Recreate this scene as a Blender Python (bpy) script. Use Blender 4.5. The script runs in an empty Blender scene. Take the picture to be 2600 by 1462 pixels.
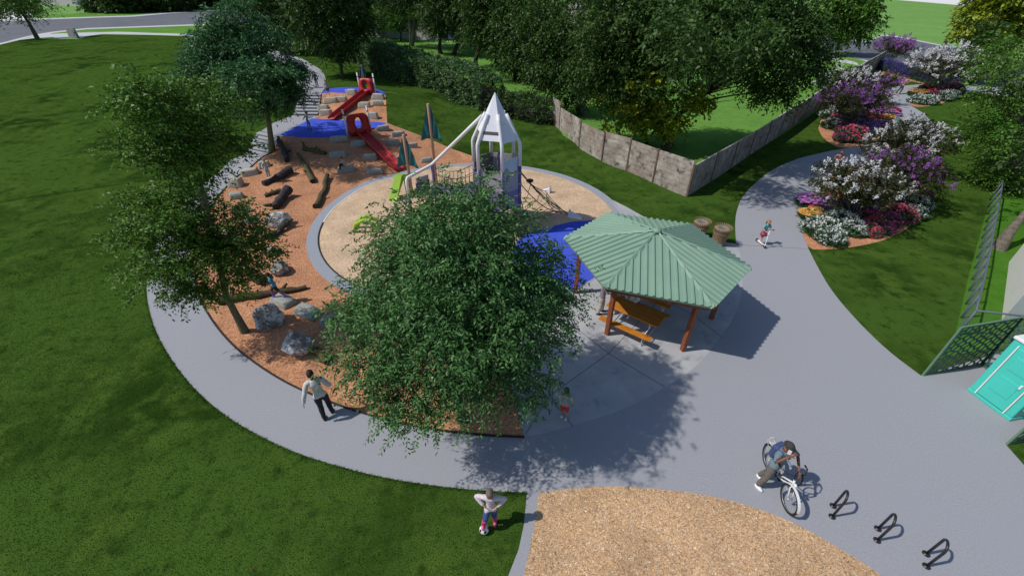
import bpy, bmesh, math, random
import numpy as np
from mathutils import Vector, Matrix, Euler
from mathutils.geometry import delaunay_2d_cdt
random.seed(7); RNG=np.random.default_rng(7)
SC=bpy.context.scene; COL=SC.collection
# ------------------------------------------------------------ camera model (photo 2600x1462)
F=1075.05; TH=math.radians(35.647); CX,CY=1300.0,731.0; H=10.3
CT,ST=math.cos(TH),math.sin(TH)
def ray(px,py):
    u=(px-CX)/F; v=(CY-py)/F
    return np.array([u,CT+v*ST,-ST+v*CT])
def Q(px,py,z=0.0):
    d=ray(px,py); t=(z-H)/d[2]
    return Vector((d[0]*t,d[1]*t,z))
def V(px,py,Y):
    d=ray(px,py); t=Y/d[1]
    return Vector((d[0]*t,Y,H+d[2]*t))
def JP(p):
    x,y,z=p[0],p[1],p[2]-H
    dep=y*CT-z*ST; up=y*ST+z*CT
    return CX+F*x/dep, CY-F*up/dep, dep
# ------------------------------------------------------------ terrain height
CTRL=[# px,py,z
(625,392,.15),(655,395,.15),(575,440,.05),(520,520,0),(450,600,0),(380,700,0),
(660,336,1.2),(707,349,1.2),(730,325,1.25),(750,345,1.25),(800,350,1.25),(850,347,1.25),(900,340,1.25),(800,305,1.3),(870,308,1.3),(940,320,1.25),(985,312,1.2),(780,325,1.27),(860,325,1.27),
(752,291,1.3),(806,291,1.3),(765,238,2.4),(815,238,2.4),(850,232,2.4),(900,232,2.4),(950,232,2.4),(980,236,2.4),(790,215,2.4),(800,180,2.45),(740,150,2.4),(700,135,2.3),
(860,262,1.95),(940,262,1.95),(895,283,1.6),(975,275,1.8),
(720,390,.65),(800,400,.65),(880,400,.6),(950,375,.65),(1000,352,.75),(1080,370,.4),(690,388,.35),
(700,430,.3),(800,450,.25),(900,450,.12),(1000,415,.25),(1150,388,.2),(1200,402,.05),(1010,441,0),(1110,421,0),(940,430,.25),
(640,440,.15),(600,480,.05),(700,500,.1),(800,500,.05),
(1193,412,0),(1320,420,0),(1390,433,0),(1452,453,0),(1500,478,0),(1540,500,0),(1640,553,0),(1740,595,0),
(1040,280,1.4),(1050,220,1.7),(1100,330,.9),(1200,360,.5),(1300,380,.3),(1150,270,1.1),(950,190,2.2),(850,190,2.3),(870,140,2.2),
(1300,320,.8),(1400,330,.7),(1418,350,.6),(1500,400,.3),(1600,440,.1),(1740,500,0),(1500,440,.05),(1850,420,0),(1800,520,0),
(1500,280,.2),(1700,300,.2),(1900,250,.3),(1750,420,-.1),(1300,200,.6),(1200,150,.8),(1100,100,1),(1000,90,1),(1500,150,.3),(1800,150,.3),
(2000,335,.3),(2086,277,.6),(2200,185,1.2),(2240,160,1.4),(2060,395,.1),(2130,379,.2),(2080,320,.4),(2200,365,.4),(2270,300,.7),(2240,225,1.1),(2300,218,1.2),(2430,225,1.3),(2480,225,1.3),
(2317,271,.9),(2377,323,.6),(2400,400,.4),(2450,300,.8),(2300,440,.2),(2053,632,0),(2326,554,0),(2350,700,0),(2450,600,0),(2500,450,.3),(2421,855,0),
(2100,140,1),(2400,120,1.2),(2250,90,1.2),(2100,60,1),(2500,200,1.3),(2590,250,1.0),(2590,500,.2),(2590,900,0),
(400,480,.35),(350,400,.8),(500,400,.6),(560,350,.9),(600,320,1.1),(650,290,1.4),(500,280,1.5),(350,300,1.3),(200,400,.9),(100,300,1.2),(0,400,.8),(300,200,1.8),(450,180,2),(600,200,2.1),(650,150,2.3),
(150,150,2.1),(300,120,2.2),(450,110,2.1),(600,110,2.0),(0,150,1.6),(0,250,1.3),(180,100,2.1),(60,105,1.5),(330,86,1.6),(480,90,1.6),(120,85,1.2),
(220,72,1),(0,100,.8),(500,60,1),(100,50,1),(400,30,1),(650,60,1.2),(750,90,1.6),(300,20,1),(0,20,1),(700,20,1),(900,40,1),
(200,550,.3),(100,650,.1),(0,550,.45),(300,600,0),(0,800,0),(200,800,0),(340,760,0),(450,950,0),(0,1100,0),(200,1300,0),(700,1200,0),(1000,1300,0),(1300,1400,0),
(1000,560,0),(900,650,0),(1200,500,0),(1300,600,0),(1200,800,0),(700,700,0),(600,700,0),(560,800,0),(700,900,0),(900,1000,0),(1200,1090,0),(1500,900,0),(1700,800,0),
(1900,700,0),(1900,550,0),(1900,470,0),(1980,430,0),(2000,900,0),(1800,1100,0),(2200,1000,0),(2500,1300,0),(1600,1350,0),(2200,850,0),(2150,700,0),(2500,1000,0),(600,580,0),(620,520,.02),(500,640,0),(740,600,.02)]
_C=np.array([list(Q(a,b,c)) for a,b,c in CTRL])
def hgt(x,y):
    x=np.atleast_1d(np.asarray(x,float)); y=np.atleast_1d(np.asarray(y,float))
    out=np.empty(len(x))
    for i in range(0,len(x),4000):
        d2=(x[i:i+4000,None]-_C[None,:,0])**2+(y[i:i+4000,None]-_C[None,:,1])**2
        r=0.25+0.0009*(y[i:i+4000]**2)[:,None]
        w=1/(d2+r)**2
        out[i:i+4000]=(w*_C[None,:,2]).sum(1)/w.sum(1)
    return out
def hz(x,y): return float(hgt(x,y)[0])
def G(px,py,dz=0.0):
    """pixel -> point on the terrain"""
    d=ray(px,py)
    zs=np.linspace(3.2,-.4,73); t=(zs-H)/d[2]
    f=zs-hgt(d[0]*t,d[1]*t)
    k=np.argmax(f<0) if (f<0).any() else 72
    k=max(k,1); a=f[k-1]/(f[k-1]-f[k]+1e-9); z=zs[k-1]+(zs[k]-zs[k-1])*a
    t=(z-H)/d[2]; x,y=d[0]*t,d[1]*t
    return Vector((x,y,hz(x,y)+dz))
# ------------------------------------------------------------ object helpers
def tag(o,label=None,cat=None,group=None,kind=None):
    if label: o['label']=label
    if cat: o['category']=cat
    if group: o['group']=group
    if kind: o['kind']=kind
    return o
def thing(name,label,cat,loc=(0,0,0),rz=0,group=None,scale=None):
    o=bpy.data.objects.new(name,None); COL.objects.link(o); o.empty_display_size=.2
    o.location=loc; o.rotation_euler=(0,0,rz)
    if scale: o.scale=(scale,)*3 if not hasattr(scale,'__len__') else scale
    return tag(o,label,cat,group)
def link(name,me,mats=None,parent=None,smooth=False):
    o=bpy.data.objects.new(name,me); COL.objects.link(o)
    if mats is not None:
        if len(me.materials): me.materials.clear()
        for m in (mats if isinstance(mats,(list,tuple)) else [mats]): me.materials.append(m)
    if smooth: me.polygons.foreach_set('use_smooth',[True]*len(me.polygons))
    if parent is not None: o.parent=parent
    return o
def copy_tree(o,parent=None):
    c=o.copy(); COL.objects.link(c)
    if parent is not None: c.parent=parent
    for ch in KIDS.get(o.name,[x for x in list(COL.objects) if x.parent==o]): copy_tree(ch,c)
    return c
KIDS={}
def np_mesh(name,verts,faces_flat,loop_n):
    """verts (N,3), faces flat index array, loop_n verts per face (int or array)"""
    me=bpy.data.meshes.new(name); verts=np.asarray(verts,np.float32); ff=np.asarray(faces_flat,np.int32).ravel()
    me.vertices.add(len(verts)); me.vertices.foreach_set('co',verts.ravel())
    if np.isscalar(loop_n): tot=np.full(len(ff)//loop_n,loop_n,np.int32)
    else: tot=np.asarray(loop_n,np.int32)
    st=np.concatenate([[0],np.cumsum(tot)[:-1]]).astype(np.int32)
    me.loops.add(len(ff)); me.loops.foreach_set('vertex_index',ff)
    me.polygons.add(len(tot)); me.polygons.foreach_set('loop_start',st); me.polygons.foreach_set('loop_total',tot)
    me.update(calc_edges=True); return me
class MB:
    """collects shapes into one mesh"""
    def __init__(s): s.v=[]; s.f=[]; s.m=[]; s.mi=0; s.sm=[]
    def add(s,vs,fs,smooth=False):
        b=len(s.v); s.v+= [tuple(v) for v in vs]; s.f+=[tuple(b+i for i in f) for f in fs]; s.m+=[s.mi]*len(fs); s.sm+=[smooth]*len(fs); return s
    def box(s,c,size,rz=0,M=None,bev=0):
        x,y,z=size[0]/2,size[1]/2,size[2]/2
        R=Matrix.Rotation(rz,3,'Z') if M is None else M
        if bev<=0:
            vs=[R@Vector((a*x,b*y,d*z))+Vector(c) for a in(-1,1) for b in(-1,1) for d in(-1,1)]
            return s.add(vs,[(0,1,3,2),(4,6,7,5),(0,4,5,1),(2,3,7,6),(0,2,6,4),(1,5,7,3)])
        bm=bmesh.new(); bmesh.ops.create_cube(bm,size=1); 
        for v in bm.verts: v.co=Vector((v.co.x*size[0],v.co.y*size[1],v.co.z*size[2]))
        bmesh.ops.bevel(bm,geom=bm.edges[:],offset=bev,segments=2,affect='EDGES',profile=.5)
        return s.bm(bm,Matrix.Translation(Vector(c))@R.to_4x4())
    def bm(s,bm,M=None,smooth=False):
        bm.verts.index_update()
        vs=[(M@v.co if M is not None else v.co.copy()) for v in bm.verts]
        s.add(vs,[[v.index for v in f.verts] for f in bm.faces],smooth); bm.free(); return s
    def beam(s,a,b,w,h,up=(0,0,1)):
        a=Vector(a);b=Vector(b);d=(b-a).normalized();u=Vector(up)
        x=d.cross(u)
        if x.length<1e-4: x=d.cross(Vector((0,1,0)))
        x.normalize(); u=x.cross(d)
        vs=[p+x*i*w/2+u*j*h/2 for p in(a,b) for i,j in((-1,-1),(1,-1),(1,1),(-1,1))]
        return s.add(vs,[(0,3,2,1),(4,5,6,7),(0,1,5,4),(1,2,6,5),(2,3,7,6),(3,0,4,7)])
    def tube(s,pts,r,n=8,cap=True,smooth=True,closed=False,flat=1.0):
        pts=[Vector(p) for p in pts]; k=len(pts); rs=r if hasattr(r,'__len__') else [r]*k
        vs=[];ref=None
        for i,p in enumerate(pts):
            if closed: d=pts[(i+1)%k]-pts[i-1]
            else: d=pts[min(i+1,k-1)]-pts[max(i-1,0)]
            if d.length<1e-9: d=Vector((0,0,1))
            d.normalize()
            if ref is None:
                ref=Vector((0,0,1)).cross(d)
                if ref.length<.1: ref=Vector((1,0,0)).cross(d)
            x=(ref-d*ref.dot(d))
            if x.length<1e-6: x=d.orthogonal()
            x.normalize(); ref=x; y=d.cross(x)
            for j in range(n):
                a=2*math.pi*j/n; vs.append(p+(x*math.cos(a)+y*math.sin(a)*flat)*rs[i])
        fs=[]
        for i in range(k if closed else k-1):
            for j in range(n):
                a=i*n+j;b=i*n+(j+1)%n;i2=(i+1)%k
                fs.append((a,b,i2*n+(j+1)%n,i2*n+j))
        s.add(vs,fs,smooth)
        if cap and not closed:
            b=len(s.v)-k*n
            s.f.append(tuple(b+j for j in reversed(range(n)))); s.f.append(tuple(b+(k-1)*n+j for j in range(n))); s.m+=[s.mi]*2; s.sm+=[False]*2
        return s
    def lathe(s,prof,n=24,M=None,smooth=True,cap=True):
        vs=[];
        for r,z in prof:
            for j in range(n):
                a=2*math.pi*j/n; v=Vector((r*math.cos(a),r*math.sin(a),z)); vs.append(M@v if M is not None else v)
        fs=[(i*n+j,i*n+(j+1)%n,(i+1)*n+(j+1)%n,(i+1)*n+j) for i in range(len(prof)-1) for j in range(n)]
        if cap: fs+=[tuple(reversed(range(n))),tuple((len(prof)-1)*n+j for j in range(n))]
        return s.add(vs,fs,smooth)
    def ball(s,c,r,M=None,seg=12,rings=8):
        r=r if hasattr(r,'__len__') else (r,)*3
        bm=bmesh.new(); bmesh.ops.create_uvsphere(bm,u_segments=seg,v_segments=rings,radius=1)
        T=Matrix.Translation(Vector(c))@(M.to_4x4() if M is not None else Matrix.Identity(4))@Matrix.Diagonal((r[0],r[1],r[2],1))
        return s.bm(bm,T,True)
    def prism(s,poly,z0,z1):
        n=len(poly); vs=[(p[0],p[1],z0) for p in poly]+[(p[0],p[1],z1) for p in poly]
        return s.add(vs,[tuple(reversed(range(n))),tuple(range(n,2*n))]+[(i,(i+1)%n,n+(i+1)%n,n+i) for i in range(n)])
    def build(s,name,mats,parent=None,loc=None):
        me=bpy.data.meshes.new(name); me.from_pydata(s.v,[],s.f)
        ms=mats if isinstance(mats,(list,tuple)) else [mats]
        for m in ms: me.materials.append(m)
        me.polygons.foreach_set('material_index',s.m); me.polygons.foreach_set('use_smooth',s.sm); me.update()
        o=bpy.data.objects.new(name,me); COL.objects.link(o)
        if parent is not None: o.parent=parent
        if loc is not None: o.location=loc
        return o
# ------------------------------------------------------------ materials
def mat(name,col,rough=.7,var=None,scale=8,detail=4,bump=0,bscale=None,metal=0,spec=None,extra=None,coord='Object',island=0,transl=0,vor=None,dirt=None):
    """principled; var = second colour mixed by noise; island = value jitter per leaf; dirt=(colour,scale,amount)"""
    m=bpy.data.materials.new(name); m.use_nodes=True; nt=m.node_tree; N=nt.nodes; L=nt.links
    bs=N['Principled BSDF']; bs.inputs['Roughness'].default_value=rough; bs.inputs['Metallic'].default_value=metal
    if spec is not None: bs.inputs['Specular IOR Level'].default_value=spec
    c=(*col,1); tc=N.new('ShaderNodeTexCoord').outputs[coord]; out=None
    def noise(sc,det=4,r=.6):
        n=N.new('ShaderNodeTexNoise'); n.inputs['Scale'].default_value=sc; n.inputs['Detail'].default_value=det; n.inputs['Roughness'].default_value=r; L.new(tc,n.inputs['Vector']); return n.outputs['Fac']
    def ramp(s,a,b):
        r=N.new('ShaderNodeMapRange'); r.inputs[1].default_value=a; r.inputs[2].default_value=b; L.new(s,r.inputs[0]); return r.outputs[0]
    def mix(fac,A,B,mode='MIX'):
        x=N.new('ShaderNodeMix'); x.data_type='RGBA'; x.blend_type=mode
        if isinstance(fac,float): x.inputs[0].default_value=fac
        else: L.new(fac,x.inputs[0])
        for i,q in ((6,A),(7,B)):
            if isinstance(q,tuple): x.inputs[i].default_value=q if len(q)==4 else (*q,1)
            else: L.new(q,x.inputs[i])
        return x.outputs[2]
    if var is not None: out=mix(ramp(noise(scale,detail),.35,.65),c,(*var,1))
    if island:
        g=N.new('ShaderNodeNewGeometry').outputs['Random Per Island']
        base=out if out is not None else c
        hi=tuple(min(1,x*(1+island)) for x in col); lo=tuple(x*(1-island*.75) for x in col)
        jit=mix(g,(*lo,1),(*hi,1))
        out=mix(.6,base,jit) if out is not None else jit
    if extra is not None: # list of (colour, scale, lo, hi)
        for (cc,sc,lo,hi) in extra: out=mix(ramp(noise(sc,5),lo,hi),out if out is not None else c,(*cc,1))
    if out is not None: L.new(out,bs.inputs['Base Color'])
    else: bs.inputs['Base Color'].default_value=c
    if bump:
        b=N.new('ShaderNodeBump'); b.inputs['Strength'].default_value=bump; b.inputs['Distance'].default_value=.05
        L.new(noise(bscale or scale*4,4),b.inputs['Height']); L.new(b.outputs[0],bs.inputs['Normal'])
    if transl:
        t=N.new('ShaderNodeBsdfTranslucent'); a=N.new('ShaderNodeMixShader'); a.inputs[0].default_value=transl
        if out is not None: L.new(out,t.inputs['Color'])
        else: t.inputs['Color'].default_value=c
        L.new(bs.outputs[0],a.inputs[1]); L.new(t.outputs[0],a.inputs[2]); L.new(a.outputs[0],N['Material Output'].inputs['Surface'])
    return m
SUN_E=3.6; SKY_E=.10; EXPO=0.0
# ============================================================ ground materials
def grass_mat(name,base,dark,light,brown=None):
    ex=[(dark,.22,.45,.60),(light,.9,.47,.62),(tuple((a+b)/2*1.1 for a,b in zip(base,light)),.13,.5,.62),(dark,2.2,.52,.72)]
    if brown: ex.append((brown,2.6,.60,.78))
    ex.append((tuple(x*.5 for x in base),38,.46,.62))
    return mat(name,base,1,var=light,scale=30,detail=5,bump=.5,bscale=28,spec=.0,extra=ex)
M_lawn=grass_mat('lawn_grass',(.039,.094,.015),(.017,.044,.007),(.078,.140,.023),(.080,.085,.024))
M_lawn2=grass_mat('bright_lawn_grass',(.13,.29,.055),(.105,.25,.045),(.16,.33,.07))
M_turf=grass_mat('strip_turf_grass',(.06,.19,.02),(.055,.17,.015),(.09,.21,.03))
M_field=mat('field_grass',(.145,.30,.065),.95,var=(.165,.33,.08),scale=.05,detail=3,spec=.1,extra=[((.11,.24,.06),.4,.5,.7)])
M_path=mat('path_concrete',(.33,.345,.385),.85,var=(.27,.285,.32),scale=26,detail=3,bump=.25,bscale=60,extra=[((.30,.315,.355),.5,.45,.7),((.41,.42,.46),60,.58,.7),((.19,.2,.23),45,.62,.72)])
M_ring=mat('kerb_concrete',(.30,.33,.385),.8,var=(.26,.285,.335),scale=9,bump=.15)
M_walk=mat('sidewalk_concrete',(.52,.53,.56),.85,var=(.46,.47,.50),scale=6)
M_white=mat('concrete_and_sky_white',(.74,.74,.74),.8,var=(.70,.70,.70),scale=2)
M_road=mat('road_asphalt',(.105,.115,.14),.9,var=(.085,.095,.115),scale=12,extra=[((.13,.14,.165),.3,.4,.7)])
M_slabm=mat('slab_concrete',(.40,.415,.44),.75,var=(.33,.345,.375),scale=1.1,detail=7,bump=.1,extra=[((.24,.255,.28),2.2,.58,.72),((.47,.48,.50),.8,.5,.75),((.16,.17,.19),9,.72,.76)])
def chip_mat(name,cols,sc,bump=.8):
    m=bpy.data.materials.new(name); m.use_nodes=True; nt=m.node_tree; N=nt.nodes; L=nt.links
    bs=N['Principled BSDF']; bs.inputs['Roughness'].default_value=.9; bs.inputs['Specular IOR Level'].default_value=.15
    tc=N.new('ShaderNodeTexCoord').outputs['Object']
    nz=N.new('ShaderNodeTexNoise'); nz.inputs['Scale'].default_value=sc*.35; nz.inputs['Detail'].default_value=2; L.new(tc,nz.inputs['Vector'])
    mx=N.new('ShaderNodeMix'); mx.data_type='VECTOR'; mx.inputs[0].default_value=.13; L.new(tc,mx.inputs[4]); L.new(nz.outputs['Color'],mx.inputs[5])
    mp=N.new('ShaderNodeMapping'); mp.inputs['Scale'].default_value=(1,2.6,1); mp.inputs['Rotation'].default_value=(0,0,.6); L.new(mx.outputs[1],mp.inputs['Vector'])
    mp2=N.new('ShaderNodeMapping'); mp2.inputs['Scale'].default_value=(2.6,1,1); mp2.inputs['Rotation'].default_value=(0,0,.2); L.new(mx.outputs[1],mp2.inputs['Vector'])
    v=N.new('ShaderNodeTexVoronoi'); v.inputs['Scale'].default_value=sc; L.new(mp.outputs[0],v.inputs['Vector'])
    v2=N.new('ShaderNodeTexVoronoi'); v2.inputs['Scale'].default_value=sc*1.1; L.new(mp2.outputs[0],v2.inputs['Vector'])
    sel=N.new('ShaderNodeTexNoise'); sel.inputs['Scale'].default_value=sc*.4; L.new(tc,sel.inputs['Vector'])
    st=N.new('ShaderNodeMath'); st.operation='GREATER_THAN'; st.inputs[1].default_value=.5; L.new(sel.outputs['Fac'],st.inputs[0])
    mc=N.new('ShaderNodeMix'); mc.data_type='RGBA'; L.new(st.outputs[0],mc.inputs[0]); L.new(v.outputs['Color'],mc.inputs[6]); L.new(v2.outputs['Color'],mc.inputs[7])
    sp=N.new('ShaderNodeSeparateColor'); L.new(mc.outputs[2],sp.inputs[0])
    cr=N.new('ShaderNodeValToRGB'); cr.color_ramp.elements[0].color=(*cols[0],1); cr.color_ramp.elements[1].color=(*cols[-1],1)
    for i,c in enumerate(cols[1:-1]):
        e=cr.color_ramp.elements.new((i+1)/(len(cols)-1)); e.color=(*c,1)
    L.new(sp.outputs[0],cr.inputs[0])
    big=N.new('ShaderNodeTexNoise'); big.inputs['Scale'].default_value=.9; big.inputs['Detail'].default_value=3; L.new(tc,big.inputs['Vector'])
    mr=N.new('ShaderNodeMapRange'); mr.inputs[1].default_value=.3; mr.inputs[2].default_value=.7; mr.inputs[3].default_value=.82; mr.inputs[4].default_value=1.12; L.new(big.outputs['Fac'],mr.inputs[0])
    mu=N.new('ShaderNodeMix'); mu.data_type='RGBA'; mu.blend_type='MULTIPLY'; mu.inputs[0].default_value=1; L.new(cr.outputs[0],mu.inputs[6]); L.new(mr.outputs[0],mu.inputs[7])
    L.new(mu.outputs[2],bs.inputs['Base Color'])
    b=N.new('ShaderNodeBump'); b.inputs['Strength'].default_value=bump; b.inputs['Distance'].default_value=.03; L.new(sp.outputs[1],b.inputs['Height']); L.new(b.outputs[0],bs.inputs['Normal'])
    return m
M_mulch=chip_mat('orange_wood_mulch',[(.29,.12,.062),(.50,.225,.115),(.64,.32,.175),(.75,.45,.28)],26)
M_sand=chip_mat('tan_play_surfacing',[(.38,.26,.16),(.56,.40,.26),(.65,.48,.33),(.76,.61,.46)],22,.5)
M_chips=chip_mat('pale_wood_chips',[(.26,.15,.09),(.54,.36,.22),(.72,.51,.32),(.66,.35,.14),(.92,.76,.54)],30,1)
M_blue=mat('blue_rubber_surfacing',(.055,.098,.60),.85,var=(.068,.115,.66),scale=3,bump=.25,bscale=60,spec=.1,extra=[((.045,.08,.50),70,.5,.62),((.09,.13,.62),1.1,.6,.8)])
M_edge=mat('black_edging',(.012,.012,.014),.6)
# ============================================================ zones (photo outlines laid on the terrain)
ring_out_px=[(1193,412),(1109,421),(1009,441),(921,473),(877,500),(818,549),(789,593),(782,631),(789,670),(813,709),(847,740),(1323,420),(1390,433),(1452,453),(1500,478)]
ring_in_px=[(900,498),(847,539),(813,583),(800,622),(804,655),(818,689),(852,723),(1193,418.6)]
def fit(pts):
    A=np.array([[2*p.x,2*p.y,1] for p in pts]); b=np.array([p.x**2+p.y**2 for p in pts])
    s=np.linalg.lstsq(A,b,rcond=None)[0]; return s[0],s[1],math.sqrt(s[2]+s[0]**2+s[1]**2)
RC=fit([Q(*p) for p in ring_out_px]); RI=fit([Q(*p) for p in ring_in_px])
print('RING',RC,RI,[round(math.hypot(Q(*p).x-RC[0],Q(*p).y-RC[1]),2) for p in ring_out_px])
def W(pts): return [tuple(G(*p))[:2] for p in pts]
def circ(c,r,n=96): return [(c[0]+r*math.cos(2*math.pi*i/n),c[1]+r*math.sin(2*math.pi*i/n)) for i in range(n)]
def smooth(pts,it=2,closed=True):
    for _ in range(it):
        o=[]; n=len(pts)
        for i in range(n if closed else n-1):
            a=pts[i];b=pts[(i+1)%n]; o+=[(a[0]*.75+b[0]*.25,a[1]*.75+b[1]*.25),(a[0]*.25+b[0]*.75,a[1]*.25+b[1]*.75)]
        if not closed: o=[pts[0]]+o+[pts[-1]]
        pts=o
    return pts
def crv(*px,it=2): return smooth(W(px),it,False)
left_out=crv((629,385),(560,428),(492,490),(430,555),(395,625),(372,695),(373,762),(388,822),(414,878),(450,934),(500,994),(565,1050),(646,1100),(742,1146),(858,1183),(969,1211),(1090,1231),(1201,1243),(1338,1250))
left_in=crv((687,389),(619,436),(575,473),(530,530),(500,590),(487,650),(490,689),(504,752),(523,791),(552,834),(591,878),(640,917),(697,955),(751,984),(818,1013),(887,1039),(1000,1072),(1115,1093),(1173,1100),(1236,1106),(1331,1110))
right_edge=crv((2053,632),(2075,676),(2110,737),(2170,808),(2251,888),(2338,953))
path_left=crv((1869,619),(1866,567),(1870,535),(1884,500),(1914,467),(1968,424),(2058,393),(2137,379))
slab_arc=crv((1331,1110),(1395,1096),(1500,1067),(1580,1040),(1660,1000),(1720,965),(1780,920),(1829,856),(1867,804),(1887,732),(1884,668),(1878,640),(1869,619))
chips=crv((1369,1250),(1463,1237),(1564,1233),(1665,1239),(1797,1255),(1918,1287),(2019,1327),(2120,1383),(2246,1462),(2350,1560))
Z={}
Z['wood_chip_bed']=[(1.1,-1)]+W([(1330,1462),(1355,1342)])+chips+[(8,-1)]
main=W([(629,385),(687,389)])[:1]
Z['main_path']=left_out+W([(1330,1332),(1317,1393),(1290,1462)])+[(0,-1),(40,-1),(40,6)]+W([(2600,1180),(2554,1128),(2338,953)])[0:3]+list(reversed(right_edge))+W([(2040,600),(2060,500),(2120,440),(2200,420),(2300,425),(2360,390),(2385,350),(2377,323),(2363,307),(2345,288),(2317,271),(2303,253),(2330,240),(2436,236),(2520,236),(2600,240),(2600,222),(2480,223),(2428,213),(2345,214),(2298,218),(2240,224),(2256,253),(2263,270),(2270,293),(2268,311),(2263,335),(2210,365),(2151,377)])+list(reversed(path_left))+W([(1843,616),(1740,592),(1643,555),(1590,525),(1539,500)])+[(RC[0]+(RC[2]-.05)*math.cos(a),RC[1]+(RC[2]-.05)*math.sin(a)) for a in np.linspace(.0,-1.2,14)]+W([(1290,950),(1319,1060)])+list(reversed(left_in))
Z['slab']=[tuple(p) for p in slab_arc]+W([(1843,616),(1740,592),(1643,555),(1590,525),(1539,500)])+[(RC[0]+(RC[2]-.05)*math.cos(a),RC[1]+(RC[2]-.05)*math.sin(a)) for a in np.linspace(.0,-1.2,14)]+W([(1290,950),(1319,1060)])
Z['kerb_ring']=circ(RC,RC[2])
Z['sand_circle']=circ((RC[0],RC[1]),RC[2]-.55)
Z['blue_circle']=W([(1300,650),(1318,604),(1350,590),(1400,575),(1455,562),(1513,559),(1600,575)])+W([(1640,640),(1600,680),(1510,704),(1470,729),(1400,760),(1330,790),(1290,740)])
Z['blue_mid']=crv((711,342),(735,348),(783,351),(855,350),(901,343),(950,330),(983,312))+crv((983,312),(866,306),(830,303),(791,301))+W([(750,322)])
Z['blue_top']=crv((816,238),(830,226),(877,221),(948,224),(979,236))+crv((976,240),(943,242),(890,238),(843,235))
Z['mulch']=left_in+W([(1319,1060),(1290,950)])+[(RC[0]+(RC[2]-.2)*math.cos(a),RC[1]+(RC[2]-.2)*math.sin(a)) for a in np.linspace(-1.2,-4.85,50)]+W([(1150,379),(1092,354),(1035,332),(983,313),(981,275),(979,238),(948,228),(877,228),(814,238),(806,290),(791,301),(745,325),(708,349)])
Z['path_landing']=W([(655,338),(695,312),(751,291),(806,291),(795,305),(745,330),(712,350)])
Z['path_upper']=crv((757,239),(757,215),(740,185),(690,150),(620,118),(560,100),(477,92))+crv((477,84),(560,92),(640,110),(719,136),(741,142),(783,156),(816,178),(828,198),(826,222))+W([(815,239)])
Z['stair_low']=W([(625,388),(690,390),(712,346),(655,332)])
Z['stair_up']=W([(748,294),(809,294),(819,236),(755,236)])
Z['bed_far']=crv((2228,180),(2262,165),(2310,180),(2360,193),(2410,206))+crv((2345,213),(2310,205),(2262,190),(2235,190))
Z['bed_left']=smooth(W([(2077,321),(2081,339),(2100,360),(2137,379),(2209,366),(2263,336),(2271,311),(2271,293),(2258,262),(2180,250),(2100,275)]),1)
Z['bed_front']=smooth(W([(2036,567),(2040,600),(2053,633),(2101,634),(2177,626),(2253,608),(2303,582),(2328,552),(2345,500),(2300,430),(2200,415),(2120,440),(2075,480),(2042,530)]),1)
Z['bed_right']=smooth(W([(2303,253),(2314,271),(2345,272),(2408,258),(2440,236),(2400,222),(2340,226)]),1)
Z['pad']=W([(2338,953),(2554,1128),(2620,1090)])+[(25,8),(30,14)]+W([(2590,880),(2470,915)])
Z['turf']=W([(2530,470),(2498,560),(2460,700),(2425,850),(2400,905),(2590,870)])+[(40,16),(40,30),(46,44)]
Z['neighbour_lawn']=W([(1405,298),(1430,345),(1560,420),(1742,492),(2000,334),(2086,275),(2180,202),(2228,168),(2109,150),(1950,140),(1700,135),(1400,130),(1100,118),(950,60),(900,110),(1150,190),(1290,240),(1400,280)])
Z['street_left']=W([(0,56),(91,51),(257,45),(338,43),(440,34),(520,30),(700,26),(700,58),(507,62),(220,72),(135,81),(60,95),(0,110)])+W([(-200,140),(-200,80)])
Z['kerb_left']=W([(0,53),(91,48),(257,42.5),(338,40),(440,31),(520,27),(700,23),(700,61),(507,65),(220,75),(135,84.5),(60,99),(0,114)])+W([(-200,146),(-200,76)])
Z['driveway']=W([(-200,20),(62,22),(91,49),(0,54),(-200,72)])
Z['walk_left']=crv((46,102),(85,90),(150,86),(237,82),(338,83),(477,87))+crv((477,92),(338,88),(237,87),(200,99),(142,99),(135,94),(80,98),it=1)
Z['verge_left']=W([(-300,60),(0,45),(500,20),(760,15),(760,70),(650,70),(477,86),(338,82),(237,81),(150,85),(85,89),(30,106),(0,112),(-200,142)])
Z['street_right']=W([(1900,85),(2086,98),(2205,108),(2240,91),(2277,95),(2405,120),(2489,146),(2700,200),(2700,280),(2600,245),(2484,216),(2419,202),(2349,187),(2256,168),(2198,153),(2116,132),(1900,118)])
Z['kerb_right']=W([(1900,82),(2086,95.5),(2205,105),(2240,88.5),(2277,92),(2405,117.5),(2489,143),(2700,196),(2700,285),(2600,248),(2484,219),(2419,205),(2349,190),(2256,171),(2198,156),(2116,134.5),(1900,121)])
Z['walk_right']=W([(1950,128),(2109,147),(2182,162),(2178,166),(2105,152),(1950,133)])
Z['walk_right2']=W([(2440,218),(2520,226),(2620,240),(2620,250),(2520,240),(2440,234)])
Z['verge_right']=W([(1900,120),(2116,134),(2256,170),(2484,218),(2700,290),(2700,275),(2600,262),(2480,234),(2345,213),(2228,190),(2105,152),(1950,140)])
Z['lawn_left']=W([(-200,146),(0,114),(46,103),(85,98),(142,100),(200,100),(237,88),(338,89),(477,92),(560,100),(700,135),(741,142),(760,130),(800,120),(900,160),(900,200),(700,400)])+[(-45,12),(-120,20)]
Z['white_sky_zone']=W([(2170,-8),(2600,28)])+[(900,800),(500,900)]  # near-white ground standing in for the white sky beyond the field
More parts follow.
